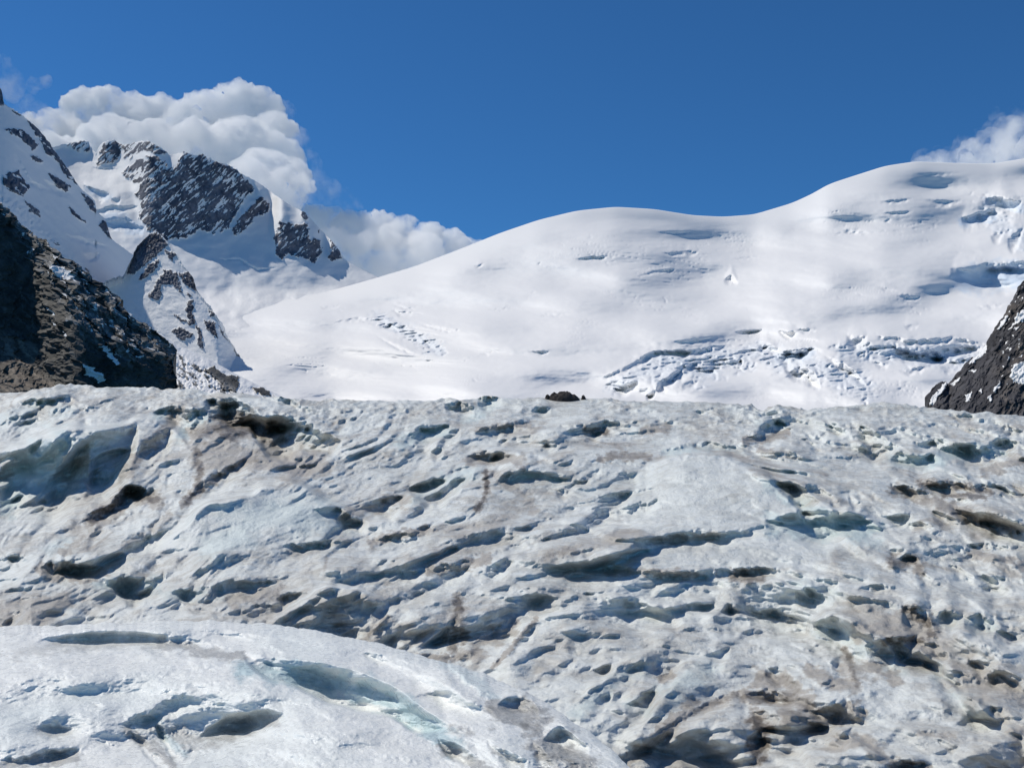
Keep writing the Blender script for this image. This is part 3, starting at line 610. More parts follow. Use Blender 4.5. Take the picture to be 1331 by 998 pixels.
# ------------------------------------------------------------------ far sheets: shared builder
def far_sheet(name, mat, px, ysil, ybot, Dbot, Dtop, N, relief, masks, label, cat, back=(0.5, 0.5), prof=1.0, jag=None, slope=None, warp=0.0, xblur=0, rim=(5.0, 0.25)):
    s = np.linspace(0, 1, N)[:, None]
    X = np.broadcast_to(px, (N, len(px))).copy()
    yt = ysil if jag is None else ysil + jag
    Y = ybot + (yt - ybot) * s
    ys = ysil
    if xblur and slope is None:
        kk = np.hanning(2 * xblur + 1); kk /= kk.sum(); ys = np.convolve(np.pad(ysil, xblur, 'edge'), kk, 'valid')
    s2 = np.clip((ybot - Y) / (ybot - ys), 0, 1.1)
    Dl = Dbot + (Dtop - Dbot) * s2 ** prof
    gpp = np.maximum(np.abs(Dtop - Dbot) / np.maximum(np.abs(ybot - yt), 1), 0.5)       # metres of depth per pixel
    R = relief(X, Y, s)
    if slope is not None:                                # metres of depth per pixel, integrated up a regular grid
        yg = np.arange(ybot, yt.min() - 8, -1.0)
        Xg, Yg = np.meshgrid(px, yg)
        gg = slope(Xg, Yg)
        Dg = np.cumsum(gg, 0) + Dbot
        if xblur:
            kk = np.hanning(2 * xblur + 1); kk /= kk.sum()
            Dg = np.apply_along_axis(lambda r: np.convolve(np.pad(r, xblur, 'edge'), kk, 'valid'), 1, Dg)
        Dl = np.empty_like(Y); gpp = np.empty_like(Y)
        for c in range(len(px)):
            Dl[:, c] = np.interp(-Y[:, c], -yg, Dg[:, c]); gpp[:, c] = np.interp(-Y[:, c], -yg, gg[:, c])
        Dtop = Dl[-1]
    edge = sstep(0, 1, (Y - yt) / rim[0])
    D = Dl - R * gpp * (rim[1] + (1 - rim[1]) * edge)
    P = at(X + warp * (noise2(X / 22, Y / 14, 71) + 0.6 * noise2(X / 8, Y / 6, 72) + 0.35 * noise2(X / 3, Y / 3, 73)), Y, D)
    K = 16; bk = []; T = P[-1]
    span = back[0] * np.mean(Dtop - Dbot) if np.ndim(Dtop) or Dtop != Dbot else back[0] * 100
    for i in range(1, K + 1):
        f = i / K; q = T.copy()
        d = abs(span) * f
        q[:, 0] *= 1 + d / T[:, 1]; q[:, 1] += d; q[:, 2] = T[:, 2] - d * back[1] * f ** 0.4
        bk.append(q)
    P = np.concatenate([P, np.array(bk)], 0)
    A = masks(X, Y, s)
    full = {}
    for k in ('rock', 'blue', 'tan', 'pale'):
        a = A.get(k, np.zeros_like(X)); full[k] = np.concatenate([a, np.repeat(a[-1:], K, 0)], 0)
    o = mesh_grid(name, P, mat, full)
    return tag(o, label, cat, 'structure')

def line(pts, px, smooth=0):
    x, y = np.array(sorted(pts), float).T
    r = np.interp(px, x, y)
    if smooth:
        k = np.hanning(smooth * 2 + 1); k /= k.sum(); r = np.convolve(np.pad(r, smooth, 'edge'), k, 'valid')
    return r

# ---- snowfield
def build_snowfield():
    px = np.arange(60, 1560, 1.0)
    sil = line([(0, 400), (220, 396), (330, 390), (430, 378), (480, 364), (540, 346), (600, 323), (650, 303), (700, 286), (750, 274), (800, 269), (850, 272), (900, 280), (940, 282), (980, 279), (1030, 264), (1058, 251),
                (1076, 240), (1100, 232), (1150, 216), (1190, 210), (1240, 212), (1290, 213), (1331, 206), (1600, 180)], px, 18)
    Dtop = line([(0, 2100), (300, 2150), (450, 2300), (600, 2350), (800, 2520), (940, 2760), (1076, 2980), (1331, 3250), (1600, 3300)], px, 220)
    def relief(X, Y, s):
        R = 32 * fbm(X / 200, Y / 62, 2, 101) + 6 * fbm(X / 250, (Y - 0.12 * (X - 700)) / 30, 2, 105) * sstep(0.04, 0.3, s) + 2.2 * fbm(X / 90, Y / 16, 3, 102) * sstep(0.05, 0.3, s) + 0.5 * fbm(X / 14, Y / 4, 3, 103)
        for c, rx, ry, a, h in (((515, 425), 95, 34, 0.25, 9), ((800, 330), 150, 26, 0.1, 7), ((930, 352), 80, 26, 0.15, -9), ((1130, 270), 120, 28, 0.2, 7), ((1040, 325), 110, 18, 0.1, -8), ((700, 395), 130, 18, 0.0, -6), ((680, 470), 80, 12, 0, -5),
                                ((840, 425), 90, 16, 0.05, 6), ((1120, 395), 120, 16, 0.1, 6), ((1010, 465), 110, 22, 0.1, 6), ((1180, 450), 90, 18, 0.1, 6), ((360, 420), 90, 24, 0.2, 6), ((340, 360), 70, 12, 0.2, -5), ((870, 480), 70, 24, -0.2, 6)):
            bulge(R, X, Y, c, rx, ry, a, 1.2 * h)
        dy = -np.diff(Y, axis=0); q = np.diff(R, axis=0) / dy
        q = np.where(q > 0, 0.72 * np.tanh(q / 0.72), q)
        lim = R.copy(); lim[1:] = R[0] + np.cumsum(q * dy, 0); lim -= R
        kk = np.hanning(161); kk /= kk.sum()
        R = R + np.apply_along_axis(lambda r: np.convolve(np.pad(r, 80, 'edge'), kk, 'valid'), 1, lim)
        S = lambda v, pts, th, k=1.0, **kw: scarp(R, X, Y, v(pts), th, k=k, seed=int(abs(pts[0][0] * 7 + pts[0][1] * 3)) % 97 + 1, **kw)
        for pts, th in (([(1020, 718), (1080, 692), (1150, 655), (1200, 625), (1331, 630)], 6), ([(1060, 757), (1110, 735), (1145, 730)], 9), ([(1205, 745), (1280, 690), (1335, 690)], 8), ([(90, 527), (180, 510), (270, 520), (325, 548)], 4), ([(290, 485), (365, 497)], 4),
                        ([(295, 465), (375, 482)], 2.5), ([(40, 472), (110, 468)], 3.5), ([(380, 530), (525, 558)], 3), ([(250, 520), (320, 545), (330, 560)], 5), ([(385, 570), (465, 628)], 4), ([(765, 629), (838, 629)], 2.6), ([(620, 482), (740, 478)], 1.8), ([(780, 500), (915, 500)], 2.2),
                        ([(975, 302), (1035, 300)], 3.5), ([(1130, 372), (1200, 350), (1275, 345)], 2.5), ([(1225, 287), (1335, 280)], 4), ([(1205, 216), (1335, 214)], 2.5), ([(575, 332), (608, 325)], 2.5), ([(930, 310), (1000, 300)], 2), ([(1170, 780), (1200, 770)], 6), ([(1205, 765), (1225, 740)], 7), ([(240, 575), (380, 640)], 3)):
            S(Z3, pts, th, rec=max(2.5, th * 0.9))
        for pts, th in (([(-10, 762), (100, 757), (215, 744)], 6), ([(55, 800), (155, 815)], 8), ([(-10, 855), (65, 808)], 7), ([(285, 742), (310, 735), (345, 757)], 13), ([(335, 772), (380, 765), (445, 755)], 11), ([(345, 702), (405, 706)], 6), ([(225, 792), (240, 785)], 6),
                        ([(360, 800), (420, 810), (465, 842)], 12), ([(480, 775), (560, 810), (605, 862)], 6), ([(545, 717), (605, 715)], 16), ([(615, 717), (680, 720), (740, 732), (860, 720), (955, 742)], 5), ([(675, 752), (760, 765), (850, 750), (945, 742)], 12), ([(790, 782), (880, 790), (935, 780)], 10),
                        ([(715, 686), (758, 683)], 4), ([(635, 570), (695, 580)], 3), ([(695, 596), (765, 601)], 4), ([(185, 552), (205, 538), (224, 552)], 9), ([(72, 469), (108, 465)], 6), ([(535, 404), (585, 403)], 4), ([(450, 416), (700, 408)], 2), ([(885, 375), (930, 350), (972, 356)], 13),
                        ([(955, 312), (1000, 304), (1060, 326)], 12), ([(945, 347), (1005, 345)], 5), ([(970, 418), (1012, 408)], 8), ([(1020, 434), (1068, 392)], 10), ([(775, 316), (885, 318)], 5), ([(645, 322), (745, 310)], 3),
                        ([(200, 490), (310, 478)], 2), ([(925, 632), (1015, 620)], 3.5), ([(60, 860), (110, 840)], 6), ([(430, 830), (470, 860)], 6), ([(620, 790), (670, 800)], 5), ([(700, 820), (800, 800)], 5), ([(215, 705), (300, 698)], 3.5), ([(400, 695), (455, 697)], 4), ([(30, 735), (150, 722)], 3.5), ([(0, 525), (40, 518)], 3), ([(650, 355), (740, 350)], 2.5), ([(740, 240), (900, 232)], 2.5)):
            S(Z4, pts, th, k=1.08, rec=max(2.5, th * 0.8))
        S(Z4, [(850, 520), (960, 502), (1068, 497), (1200, 503)], 30, k=0.80, rec=14, jit=0.4); S(Z4, [(950, 520), (1010, 510), (1100, 520)], 6, k=1.0)
        # broken blocks inside the icefalls
        ice = np.zeros_like(X)
        for pts, wd in ((Z4([(-40, 800), (150, 790)]), 28), (Z4([(150, 760), (290, 750), (440, 780), (600, 850)]), 26), (Z4([(540, 735), (740, 755), (950, 770)]), 22), (Z4([(960, 330), (1060, 420)]), 22), (Z3([(1060, 740), (1200, 660), (1331, 660)]), 16), (Z3([(240, 500), (330, 540), (450, 610)]), 14)):
            paint(ice, X, Y, pts, wd, 1.0, 5)
        cr = np.abs(noise2(X / 46 + 0.5 * noise2(X / 25, Y / 12, 7), (Y + 0.10 * X) / 7.5, 111)); cr2 = np.abs(noise2(X / 70 + 0.4 * noise2(X / 30, Y / 14, 8), (Y - 0.08 * X) / 6.0, 113))
        field = sstep(0.02, 0.30, fbm(X / 150, Y / 45, 3, 112)) * sstep(0, 40, Y - Y[-1:])
        R -= 3.2 * ice * (1 - sstep(0.0, 0.16, cr)) + 1.5 * field * (1 - sstep(0, 0.05, cr2))
        R += ice * (6 * billow(X / 16 + 0.3 * noise2(X / 20, Y / 20, 6), Y / 9, 3, 110) - 2)
        relief.ice = ice
        return blur(R, 1)
    def masks(X, Y, s):
        b = np.zeros_like(X)
        for pts, wd, a in ((Z4([(900, 535), (980, 515), (1068, 520)]), 26, 0.8), (Z4([(885, 375), (972, 360)]), 10, 0.8), (Z4([(960, 315), (1060, 330)]), 10, 0.6), (Z4([(340, 775), (440, 765)]), 12, 0.5), (Z4([(680, 755), (860, 760)]), 14, 0.5), (Z4([(0, 765), (150, 815)]), 12, 0.4)):
            paint(b, X, Y, pts, wd, a, 3)
        b = np.maximum(b, 0.25 * relief.ice)
        return {'blue': b}
    return far_sheet('snowfield', SNOW, px, sil, 575.0, 620.0, Dtop, 360, relief, masks, 'wide white snowfield with two smooth domes and broken icefalls under blue sky', 'snowfield', (0.8, 0.35), 1.25, rim=(38.0, 0.0))

snowfield = build_snowfield()

# ---- rocky peak
def build_peak():
    px = np.arange(40, 500, 0.7)
    sil = line(Z1([(100, 330), (200, 305), (235, 297), (290, 287), (318, 285), (328, 312), (345, 330), (368, 292), (410, 282), (430, 298), (470, 300), (500, 287), (540, 290), (580, 310), (610, 335), (628, 336), (665, 325), (700, 340), (730, 335), (780, 360), (830, 375),
                   (880, 410), (930, 435), (990, 480), (1050, 520), (1100, 545), (1150, 600), (1190, 640), (1225, 682), (1240, 712), (1300, 748), (1390, 790)]), px)
    polys = [Z1(p) for p in ([(225, 305), (290, 284), (320, 284), (328, 315), (300, 328), (270, 318), (255, 305)], [(345, 372), (365, 325), (372, 293), (410, 280), (440, 300), (432, 345), (385, 372)], [(430, 296), (500, 285), (545, 288), (612, 338), (560, 332), (515, 320), (480, 345), (440, 372), (450, 330)],
             [(440, 402), (490, 352), (560, 340), (600, 365), (590, 400), (540, 420), (500, 440), (470, 430)], [(485, 485), (520, 430), (580, 400), (635, 375), (665, 323), (705, 335), (730, 333), (790, 368), (842, 382), (885, 420), (918, 465), (880, 500), (845, 555), (820, 600), (770, 622), (735, 608), (720, 600), (670, 632), (600, 642), (540, 612), (500, 562), (512, 500)],
             [(835, 605), (860, 570), (900, 530), (940, 488), (972, 515), (965, 542), (920, 560), (880, 612), (850, 628)], [(1000, 700), (988, 640), (1010, 573), (1060, 588), (1110, 585), (1112, 640), (1150, 645), (1165, 690), (1130, 728), (1080, 700), (1040, 690), (1010, 715)], [(1182, 706), (1200, 680), (1185, 636), (1225, 680), (1232, 708), (1200, 720)],
             [(1085, 535), (1112, 548), (1106, 578), (1090, 560)], [(1140, 600), (1155, 605), (1150, 622)], [(660, 545), (680, 515), (690, 545), (665, 575)])]
    jag = 1.6 * noise2(px / 4.0, px * 0, 21) + 1.2 * noise2(px / 1.9, px * 0, 22)
    jag = jag * np.where(px < 335, 1.0, 0.4)
    st = {}
    def relief(X, Y, s):
        rk = polymask(polys, X, Y, 6.0, 41, 7)
        # snow gullies between the buttresses, running '/' across the face
        g = fbm((X * 0.62 + Y * 0.78) / 6.5, (X * 0.78 - Y * 0.62) / 30, 5, 120, 0.62)
        g2 = fbm((X * 0.75 + Y * 0.66) / 2.6, (X * 0.66 - Y * 0.75) / 9, 3, 122, 0.6)
        snowin = sstep(0.15, 0.27, g + 0.75 * g2 + 0.10 * (300 - Y) / 80)
        rk = rk * (1 - 0.95 * snowin)
        rk = np.maximum(rk, 0)
        st['rk'] = rk
        rb = blur(rk, 2)
        R = 7 * fbm(X / 60, Y / 45, 3, 130) + rb * (3.0 + 9 * (0.35 - billow((X * 0.7 + Y * 0.7) / 11, (X * 0.7 - Y * 0.7) / 26, 4, 131)) * 1.6 + 4.5 * fbm(X / 3.2, Y / 4.2, 3, 133)) + 0.8 * (1 - rb) * fbm(X / 16, Y / 9, 3, 134)
        for pts, th in (([(300, 445), (350, 460), (395, 475)], 9), ([(400, 490), (435, 490)], 7), ([(330, 540), (400, 520), (500, 520)], 6), ([(350, 580), (420, 560), (500, 590)], 10), ([(450, 560), (520, 600)], 8), ([(330, 380), (430, 385)], 2), ([(780, 712), (860, 705), (930, 745), (1000, 740)], 3)):
            scarp(R, X, Y, Z1(pts), th, seed=int(pts[0][0]) % 50 + 1, rec=max(2.5, th * 0.8))
        bulge(R, X, Y, (95, 225), 45, 30, 0.4, -8); bulge(R, X, Y, (385, 300), 55, 45, 0.6, 5)
        return R
    def masks(X, Y, s):
        b = np.zeros_like(X)
        paint(b, X, Y, Z1([(330, 560), (420, 560), (500, 585)]), 18, 0.7, 3); paint(b, X, Y, Z1([(310, 455), (390, 480)]), 8, 0.6, 4)
        return {'rock': st['rk'], 'blue': b}
    Dt = 2700.0
    def slope(X, Y):                                    # steep rock walls, gentler snow
        m = blur(polymask(polys, X, Y, 6, 41, 14), 12)
        basin = np.exp(-(((X - 110) / 45) ** 2 + ((Y - 235) / 30) ** 2))
        return 2.3 - 1.75 * m + 1.2 * basin + 5.2 * sstep(366, 398, Y)
    return far_sheet('rocky_peak', PEAK, px, sil, 440.0, 1725.0 + 0.8 * (px - 300), Dt, 300, relief, masks, 'dark rocky peak streaked with snow gullies standing in front of the tallest cloud', 'mountain', (0.9, 0.9), 0.9, jag, slope, 0.0, 16)

peak = build_peak()

# ---- left snow ridge
def build_ridge():
    px = np.arange(-190, 250, 0.7)
    sil = line([(-190, 40), (-80, 80), (-8, 112)] + Z5([(0, 195), (16, 205), (24, 300), (80, 338), (160, 388), (200, 420), (260, 470), (330, 550), (380, 620), (430, 690), (500, 790), (560, 890), (620, 950), (690, 1005)]) + Z1([(345, 540), (378, 565), (402, 640), (470, 690), (560, 742), (700, 850)]), px, 4)
    polys = [Z5(p) for p in ([(20, 840), (60, 800), (135, 785), (170, 850), (218, 905), (170, 972), (70, 935), (20, 880)], [(190, 420), (260, 465), (330, 548), (432, 690), (520, 815), (565, 895), (480, 835), (420, 730), (330, 660), (300, 580), (235, 500)], [(30, 488), (150, 488), (215, 530), (275, 600), (240, 640), (150, 560)],
             [(345, 808), (440, 850), (512, 905), (470, 945), (400, 890)], [(225, 680), (300, 695), (320, 725), (250, 718)], [(-20, 190), (18, 200), (28, 310), (-20, 330)], [(80, 345), (160, 385), (150, 395), (90, 365)])] + \
            [Z1(p) for p in ([(290, 470), (335, 498), (348, 545), (325, 530)], [(355, 592), (380, 563), (403, 605), (402, 642)], [(245, 520), (300, 568), (312, 588), (260, 548)], [(85, 500), (140, 535), (148, 562), (110, 545)])]
    jag = 1.3 * noise2(px / 3.6, px * 0, 31) + 0.7 * noise2(px / 1.7, px * 0, 32)
    st = {}
    def relief(X, Y, s):
        rk = polymask(polys, X, Y, 3.6, 47, 7)
        sp = fbm((X * 0.6 - Y * 0.8) / 5, (X * 0.8 + Y * 0.6) / 13, 4, 140, 0.6)
        rk = rk * (1 - sstep(0.20, 0.32, sp))
        low = sstep(0.2, 0.34, fbm((X * 0.55 - Y * 0.83) / 7, (X * 0.83 + Y * 0.55) / 20, 5, 143, 0.6) + 0.35 * sstep(40, -25, (Y - 248) - 0.95 * X + 40) * 0 - 0.0012 * (330 - Y))
        near = sstep(45, 8, (262 + 0.98 * X) - Y)              # debris along the foot, beside the dark cliff
        rk = np.maximum(rk, 0.8 * low * near)
        st['rk'] = rk; st['near'] = near
        rb = blur(rk, 2)
        # ribs running down to the right
        R = 6 * fbm((X * 0.72 - Y * 0.69) / 26, (X * 0.69 + Y * 0.72) / 120, 3, 141) + rb * (3 + 5 * fbm(X / 4, Y / 4.5, 3, 142)) + 0.6 * fbm(X / 9, Y / 6, 3, 144) + near * 3 * fbm(X / 6, Y / 6, 3, 145)
        for pts, th in (([(60, 330), (110, 420), (190, 470)], 5), ([(150, 420), (200, 440), (250, 470)], 6), ([(230, 620), (330, 640), (390, 665)], 4), ([(300, 690), (360, 690)], 6)):
            scarp(R, X, Y, Z1(pts), th, seed=int(pts[0][0]) % 50 + 2)
        return R
    def masks(X, Y, s): return {'rock': st['rk'], 'pale': 0.6 * st['near']}
    yb = 555.0
    Dt = line([(-190, 950), (0, 1200), (178, 1640), (250, 1760)], px, 70)
    Db = line([(-190, 560), (0, 780), (178, 1270), (250, 1450)], px, 70)
    return far_sheet('snow_ridge', PEAK, px, sil, yb, Db, Dt, 420, relief, masks, 'steep shaded snow ridge with small rock outcrops running off the photo behind the dark cliff', 'mountain', (0.8, 0.9), 1.0, jag, lambda X, Y: 1.25 + 0 * X, 0.0, 20)

ridge = build_ridge()

# ---- small rock spur
def build_spur():
    px = np.arange(118, 352, 0.6)
    sil = line(Z2([(390, 470), (440, 425), (490, 405), (535, 392), (560, 335), (590, 268), (640, 220), (672, 200), (705, 222), (740, 268), (790, 340), (830, 395), (852, 460), (920, 540), (960, 600), (1000, 685), (1040, 745), (1120, 790), (1300, 860)]), px)
    polys = [Z2(p) for p in ([(540, 392), (590, 268), (640, 215), (680, 205), (725, 255), (715, 275), (640, 340), (580, 384)], [(600, 412), (640, 350), (685, 325), (672, 370), (622, 405)], [(642, 485), (680, 420), (708, 368), (762, 378), (792, 472), (745, 432), (700, 432), (692, 502)], [(770, 388), (835, 378), (855, 465), (800, 432)],
             [(806, 510), (832, 498), (842, 605), (818, 612)], [(738, 632), (790, 618), (835, 652), (790, 675)], [(848, 608), (868, 620), (882, 708), (858, 700)], [(878, 588), (932, 598), (942, 665), (890, 622)], [(948, 608), (998, 682), (968, 660)], [(712, 280), (762, 298), (742, 335)], [(748, 556), (800, 588), (820, 600), (780, 590)], [(810, 470), (835, 480), (820, 490)], [(905, 540), (930, 560), (910, 570)])]
    jag = 1.2 * noise2(px / 3, px * 0, 36) + 0.8 * noise2(px / 1.5, px * 0, 37)
    st = {}
    def relief(X, Y, s):
        rk = polymask(polys, X, Y, 4.2, 49, 6)
        rk = rk * (1 - 0.9 * sstep(0.34, 0.46, fbm(X / 4, Y / 5, 4, 150, 0.6)))
        st['rk'] = rk; rb = blur(rk, 2)
        xr = np.interp(Y, [300, 340, 380, 420, 470], [201, 222, 243, 262, 290])       # crest line leaning right
        R = -0.5 * np.sqrt((X - xr) ** 2 + 9) + rb * (3 + 5 * fbm(X / 3, Y / 3.6, 3, 151)) + 2.0 * fbm(X / 20, Y / 14, 3, 152) + 0.4 * fbm(X / 5, Y / 4, 3, 153)
        return R
    def masks(X, Y, s): return {'rock': st['rk']}
    return far_sheet('rock_spur', PEAK, px, sil, 520.0, 1180.0, 1420.0, 330, relief, masks, 'small pointed rock spur dusted with snow between dark cliff and open snowfield', 'mountain', (1.2, 0.9), 1.0, jag, lambda X, Y: 0.75 + 3.0 * sstep(283, 318, X), 1.5, 10)

spur = build_spur()

# ---- snow and moraine apron below the spur
def build_apron():
    px = np.arange(130, 420, 0.7)
    sil = line(Z2([(430, 600), (560, 620), (640, 625), (700, 648), (760, 690), (830, 720), (900, 752), (1000, 808), (1100, 858), (1198, 905), (1300, 960)]), px, 2)
    polys = [Z2(p) for p in ([(880, 795), (930, 785), (960, 820), (1040, 830), (1030, 850), (960, 855)], [(980, 850), (1030, 855), (1030, 890), (960, 885)], [(1090, 870), (1160, 890), (1180, 915), (1100, 890)], [(700, 840), (760, 850), (780, 880), (690, 880)])]
    st = {}
    def relief(X, Y, s):
        rk = polymask(polys, X, Y, 7, 55, 9)
        deb = sstep(7, 15, Y - (435 + 0.60 * (X - 210))) 
        sp = sstep(-0.02, 0.16, fbm((X * 0.6 - Y * 0.8) / 6, (X * 0.8 + Y * 0.6) / 14, 4, 160, 0.6))
        st['rk'] = np.maximum(rk, 0.72 * sp * deb); st['deb'] = deb
        return 2.5 * fbm(X / 12, Y / 9, 4, 161) + rk * 2 + deb * 2 * fbm(X / 4, Y / 4, 3, 162)
    def masks(X, Y, s): return {'rock': st['rk'], 'pale': 0.7 * st['deb']}
    return far_sheet('moraine_apron', CLIFF, px, sil, 560.0, 420.0, 700.0, 220, relief, masks, 'bright snow strip and grey rubble apron sloping down from the dark cliff end', 'moraine', (0.5, 0.6), 1.0, 0.6 * noise2(px / 3, px * 0, 38))

apron = build_apron()

# ---- dark cliff on the left
def build_cliff():
    px = np.arange(-200, 234, 0.6)
    sil = line([(-220, 120), (-100, 195)] + Z2([(-60, 30), (0, 85), (60, 128), (130, 205), (200, 240), (260, 302), (330, 338), (370, 375), (440, 425), (500, 485), (550, 562), (640, 612), (700, 655), (748, 695), (757, 760), (762, 900), (775, 1000)]), px)
    jag = 2.2 * noise2(px / 9, px * 0, 41) + 1.2 * noise2(px / 3.5, px * 0, 42)
    snowp = [Z2(p) for p in ([(345, 775), (400, 790), (455, 850), (430, 860), (380, 820)], [(440, 695), (470, 705), (512, 770), (490, 780), (460, 740)], [(585, 742), (632, 735), (620, 752)], [(228, 592), (250, 605), (240, 612)], [(270, 630), (302, 655), (290, 660)], [(200, 525), (235, 560), (225, 570)], [(205, 345), (260, 350), (330, 395), (300, 410), (230, 380)])]
    tanp = [Z2([(-700, 600), (0, 652), (70, 662), (150, 690), (165, 720), (150, 765), (262, 880), (300, 1000), (-700, 1000)])]
    st = {}
    def relief(X, Y, s):
        u = X * 0.62 + Y * 0.78; v = X * 0.78 - Y * 0.62                      # v runs across the dip, u down it
        str_ = fbm(u / 46, v / 5.5, 5, 170, 0.6)
        d = Y - np.interp(X, px, sil)
        tan = polymask(tanp, X, Y, 4, 57, 10)
        edge = sstep(1.25, 0.75, (d + 18 * fbm(X / 30, Y / 30, 4, 171)) / np.interp(X, [-60, 0, 40, 70, 100, 140, 180, 225], [4, 8, 26, 55, 85, 76, 48, 22]))
        g = sstep(0.0, 0.25, str_ + 0.1)
        st['tan'] = np.clip(tan * (0.35 + 0.65 * g), 0, 1); st['pale'] = np.clip(0.8 * edge * sstep(-0.15, 0.15, str_) + 0.25 * sstep(0.12, 0.3, str_), 0, 1) * (1 - tan)
        sn = polymask(snowp, X, Y, 3, 58, 5)
        fl = sstep(0.20, 0.34, fbm(u / 12, v / 4, 5, 172, 0.6)) * np.clip(edge * 1.4, 0, 1)
        st['rk'] = 1 - np.maximum(sn, 0.9 * fl)
        R = 14 * fbm(u / 60, v / 18, 3, 173) * (1 - 0.6 * tan) + 14 * (0.3 - billow(u / 34, v / 11, 4, 174)) * (1 - 0.7 * tan) + 1.0 * fbm(X / 6, Y / 6, 3, 175) + 2.0 * str_
        return R
    def masks(X, Y, s): return {'rock': st['rk'], 'tan': st['tan'], 'pale': st['pale']}
    Dt = line([(-200, 440), (0, 430), (150, 420), (240, 415)], px); Db = line([(-200, 310), (0, 340), (150, 372), (240, 395)], px)
    def slope(X, Y):
        d = Y - np.interp(X, px, sil)
        tan = blur(polymask(tanp, X, Y, 4, 57, 10), 10)
        edge = sstep(1.25, 0.75, (d + 18 * fbm(X / 30, Y / 30, 3, 171)) / np.interp(X, [-60, 0, 40, 70, 100, 140, 180, 225], [4, 8, 26, 55, 85, 76, 48, 22]))
        return 0.12 + 0.40 * tan + 0.30 * edge
    return far_sheet('dark_cliff', CLIFF, px, sil, 560.0, Db, Dt, 420, relief, masks, 'near black rock cliff with tan scree at its foot where the glacier meets it', 'cliff', (0.7, 0.8), 1.0, jag, slope, 6.5, 50)

cliff = build_cliff()

# ---- slate cliff on the right
def build_buttress():
    px = np.arange(1190, 1590, 0.6)
    sil = line(Z6([(300, 900), (318, 858), (340, 785), (395, 722), (432, 706), (448, 706), (470, 712), (500, 680), (560, 602), (640, 542), (692, 482), (742, 382), (800, 302), (850, 212), (882, 142), (912, 108)]) + [(1380, 310), (1460, 230), (1600, 120)], px)
    jag = 1.6 * noise2(px / 5, px * 0, 51) + 0.9 * noise2(px / 2.4, px * 0, 52)
    snowp = [Z6(p) for p in ([(348, 848), (380, 785), (450, 708), (474, 716), (405, 800), (370, 850)], [(580, 605), (648, 522), (697, 482), (692, 525), (622, 595)], [(752, 400), (802, 316), (818, 326), (776, 398)], [(836, 384), (870, 310), (940, 262), (940, 330)], [(826, 684), (848, 612), (930, 580), (990, 640), (930, 730), (860, 712)], [(586, 642), (632, 632), (622, 658)],
             [(556, 792), (604, 768), (592, 818), (568, 824)], [(722, 762), (772, 700), (766, 742), (738, 772)], [(478, 722), (545, 676), (502, 734)], [(690, 800), (720, 780), (710, 830)], [(850, 400), (880, 380), (870, 410)], [(645, 760), (660, 745), (658, 780)], [(1000, 400), (1080, 330), (1060, 420)], [(1100, 700), (1200, 600), (1180, 720)])]
    st = {}
    def relief(X, Y, s):
        u = X * 0.5 - Y * 0.86; v = X * 0.86 + Y * 0.5
        sn = polymask(snowp, X, Y, 3.2, 62, 5)
        fl = sstep(0.26, 0.36, fbm(u / 9, v / 4, 4, 180, 0.6)) * sstep(1285, 1310, X) * sstep(520, 490, Y)
        st['rk'] = 1 - np.maximum(sn, 0.9 * fl)
        st['tan'] = 0.35 * sstep(0.0, 0.3, fbm(X / 20, Y / 20, 3, 181)) * sstep(1280, 1320, X)
        return 6 * fbm(u / 40, v / 16, 4, 182) + 7 * (0.3 - billow(u / 26, v / 10, 4, 183)) + 1.8 * fbm(X / 4, Y / 4, 4, 184) + 1.5 * blur(sn, 2)
    def masks(X, Y, s): return {'rock': st['rk'], 'tan': st['tan']}
    return far_sheet('slate_buttress', CLIFF_R, px, sil, 585.0, 385.0, 450.0, 380, relief, masks, 'dark slate rock buttress with snow patches at the edge of the glacier opposite the tan scree', 'cliff', (0.8, 0.8), 1.0, jag, None, 2.0)

buttress = build_buttress()

# ------------------------------------------------------------------ boulders on the crest
def rock_mat():
    n = NB('boulder_rock'); t = n.tex(3.0, 7, 0.65)
    return n.done(n.mix(n.ramp(t, 0.35, 0.65), (0.020, 0.015, 0.014), (0.065, 0.052, 0.048)), 0.8, n.bump(t, 0.8, 0.15))
ROCK = rock_mat()

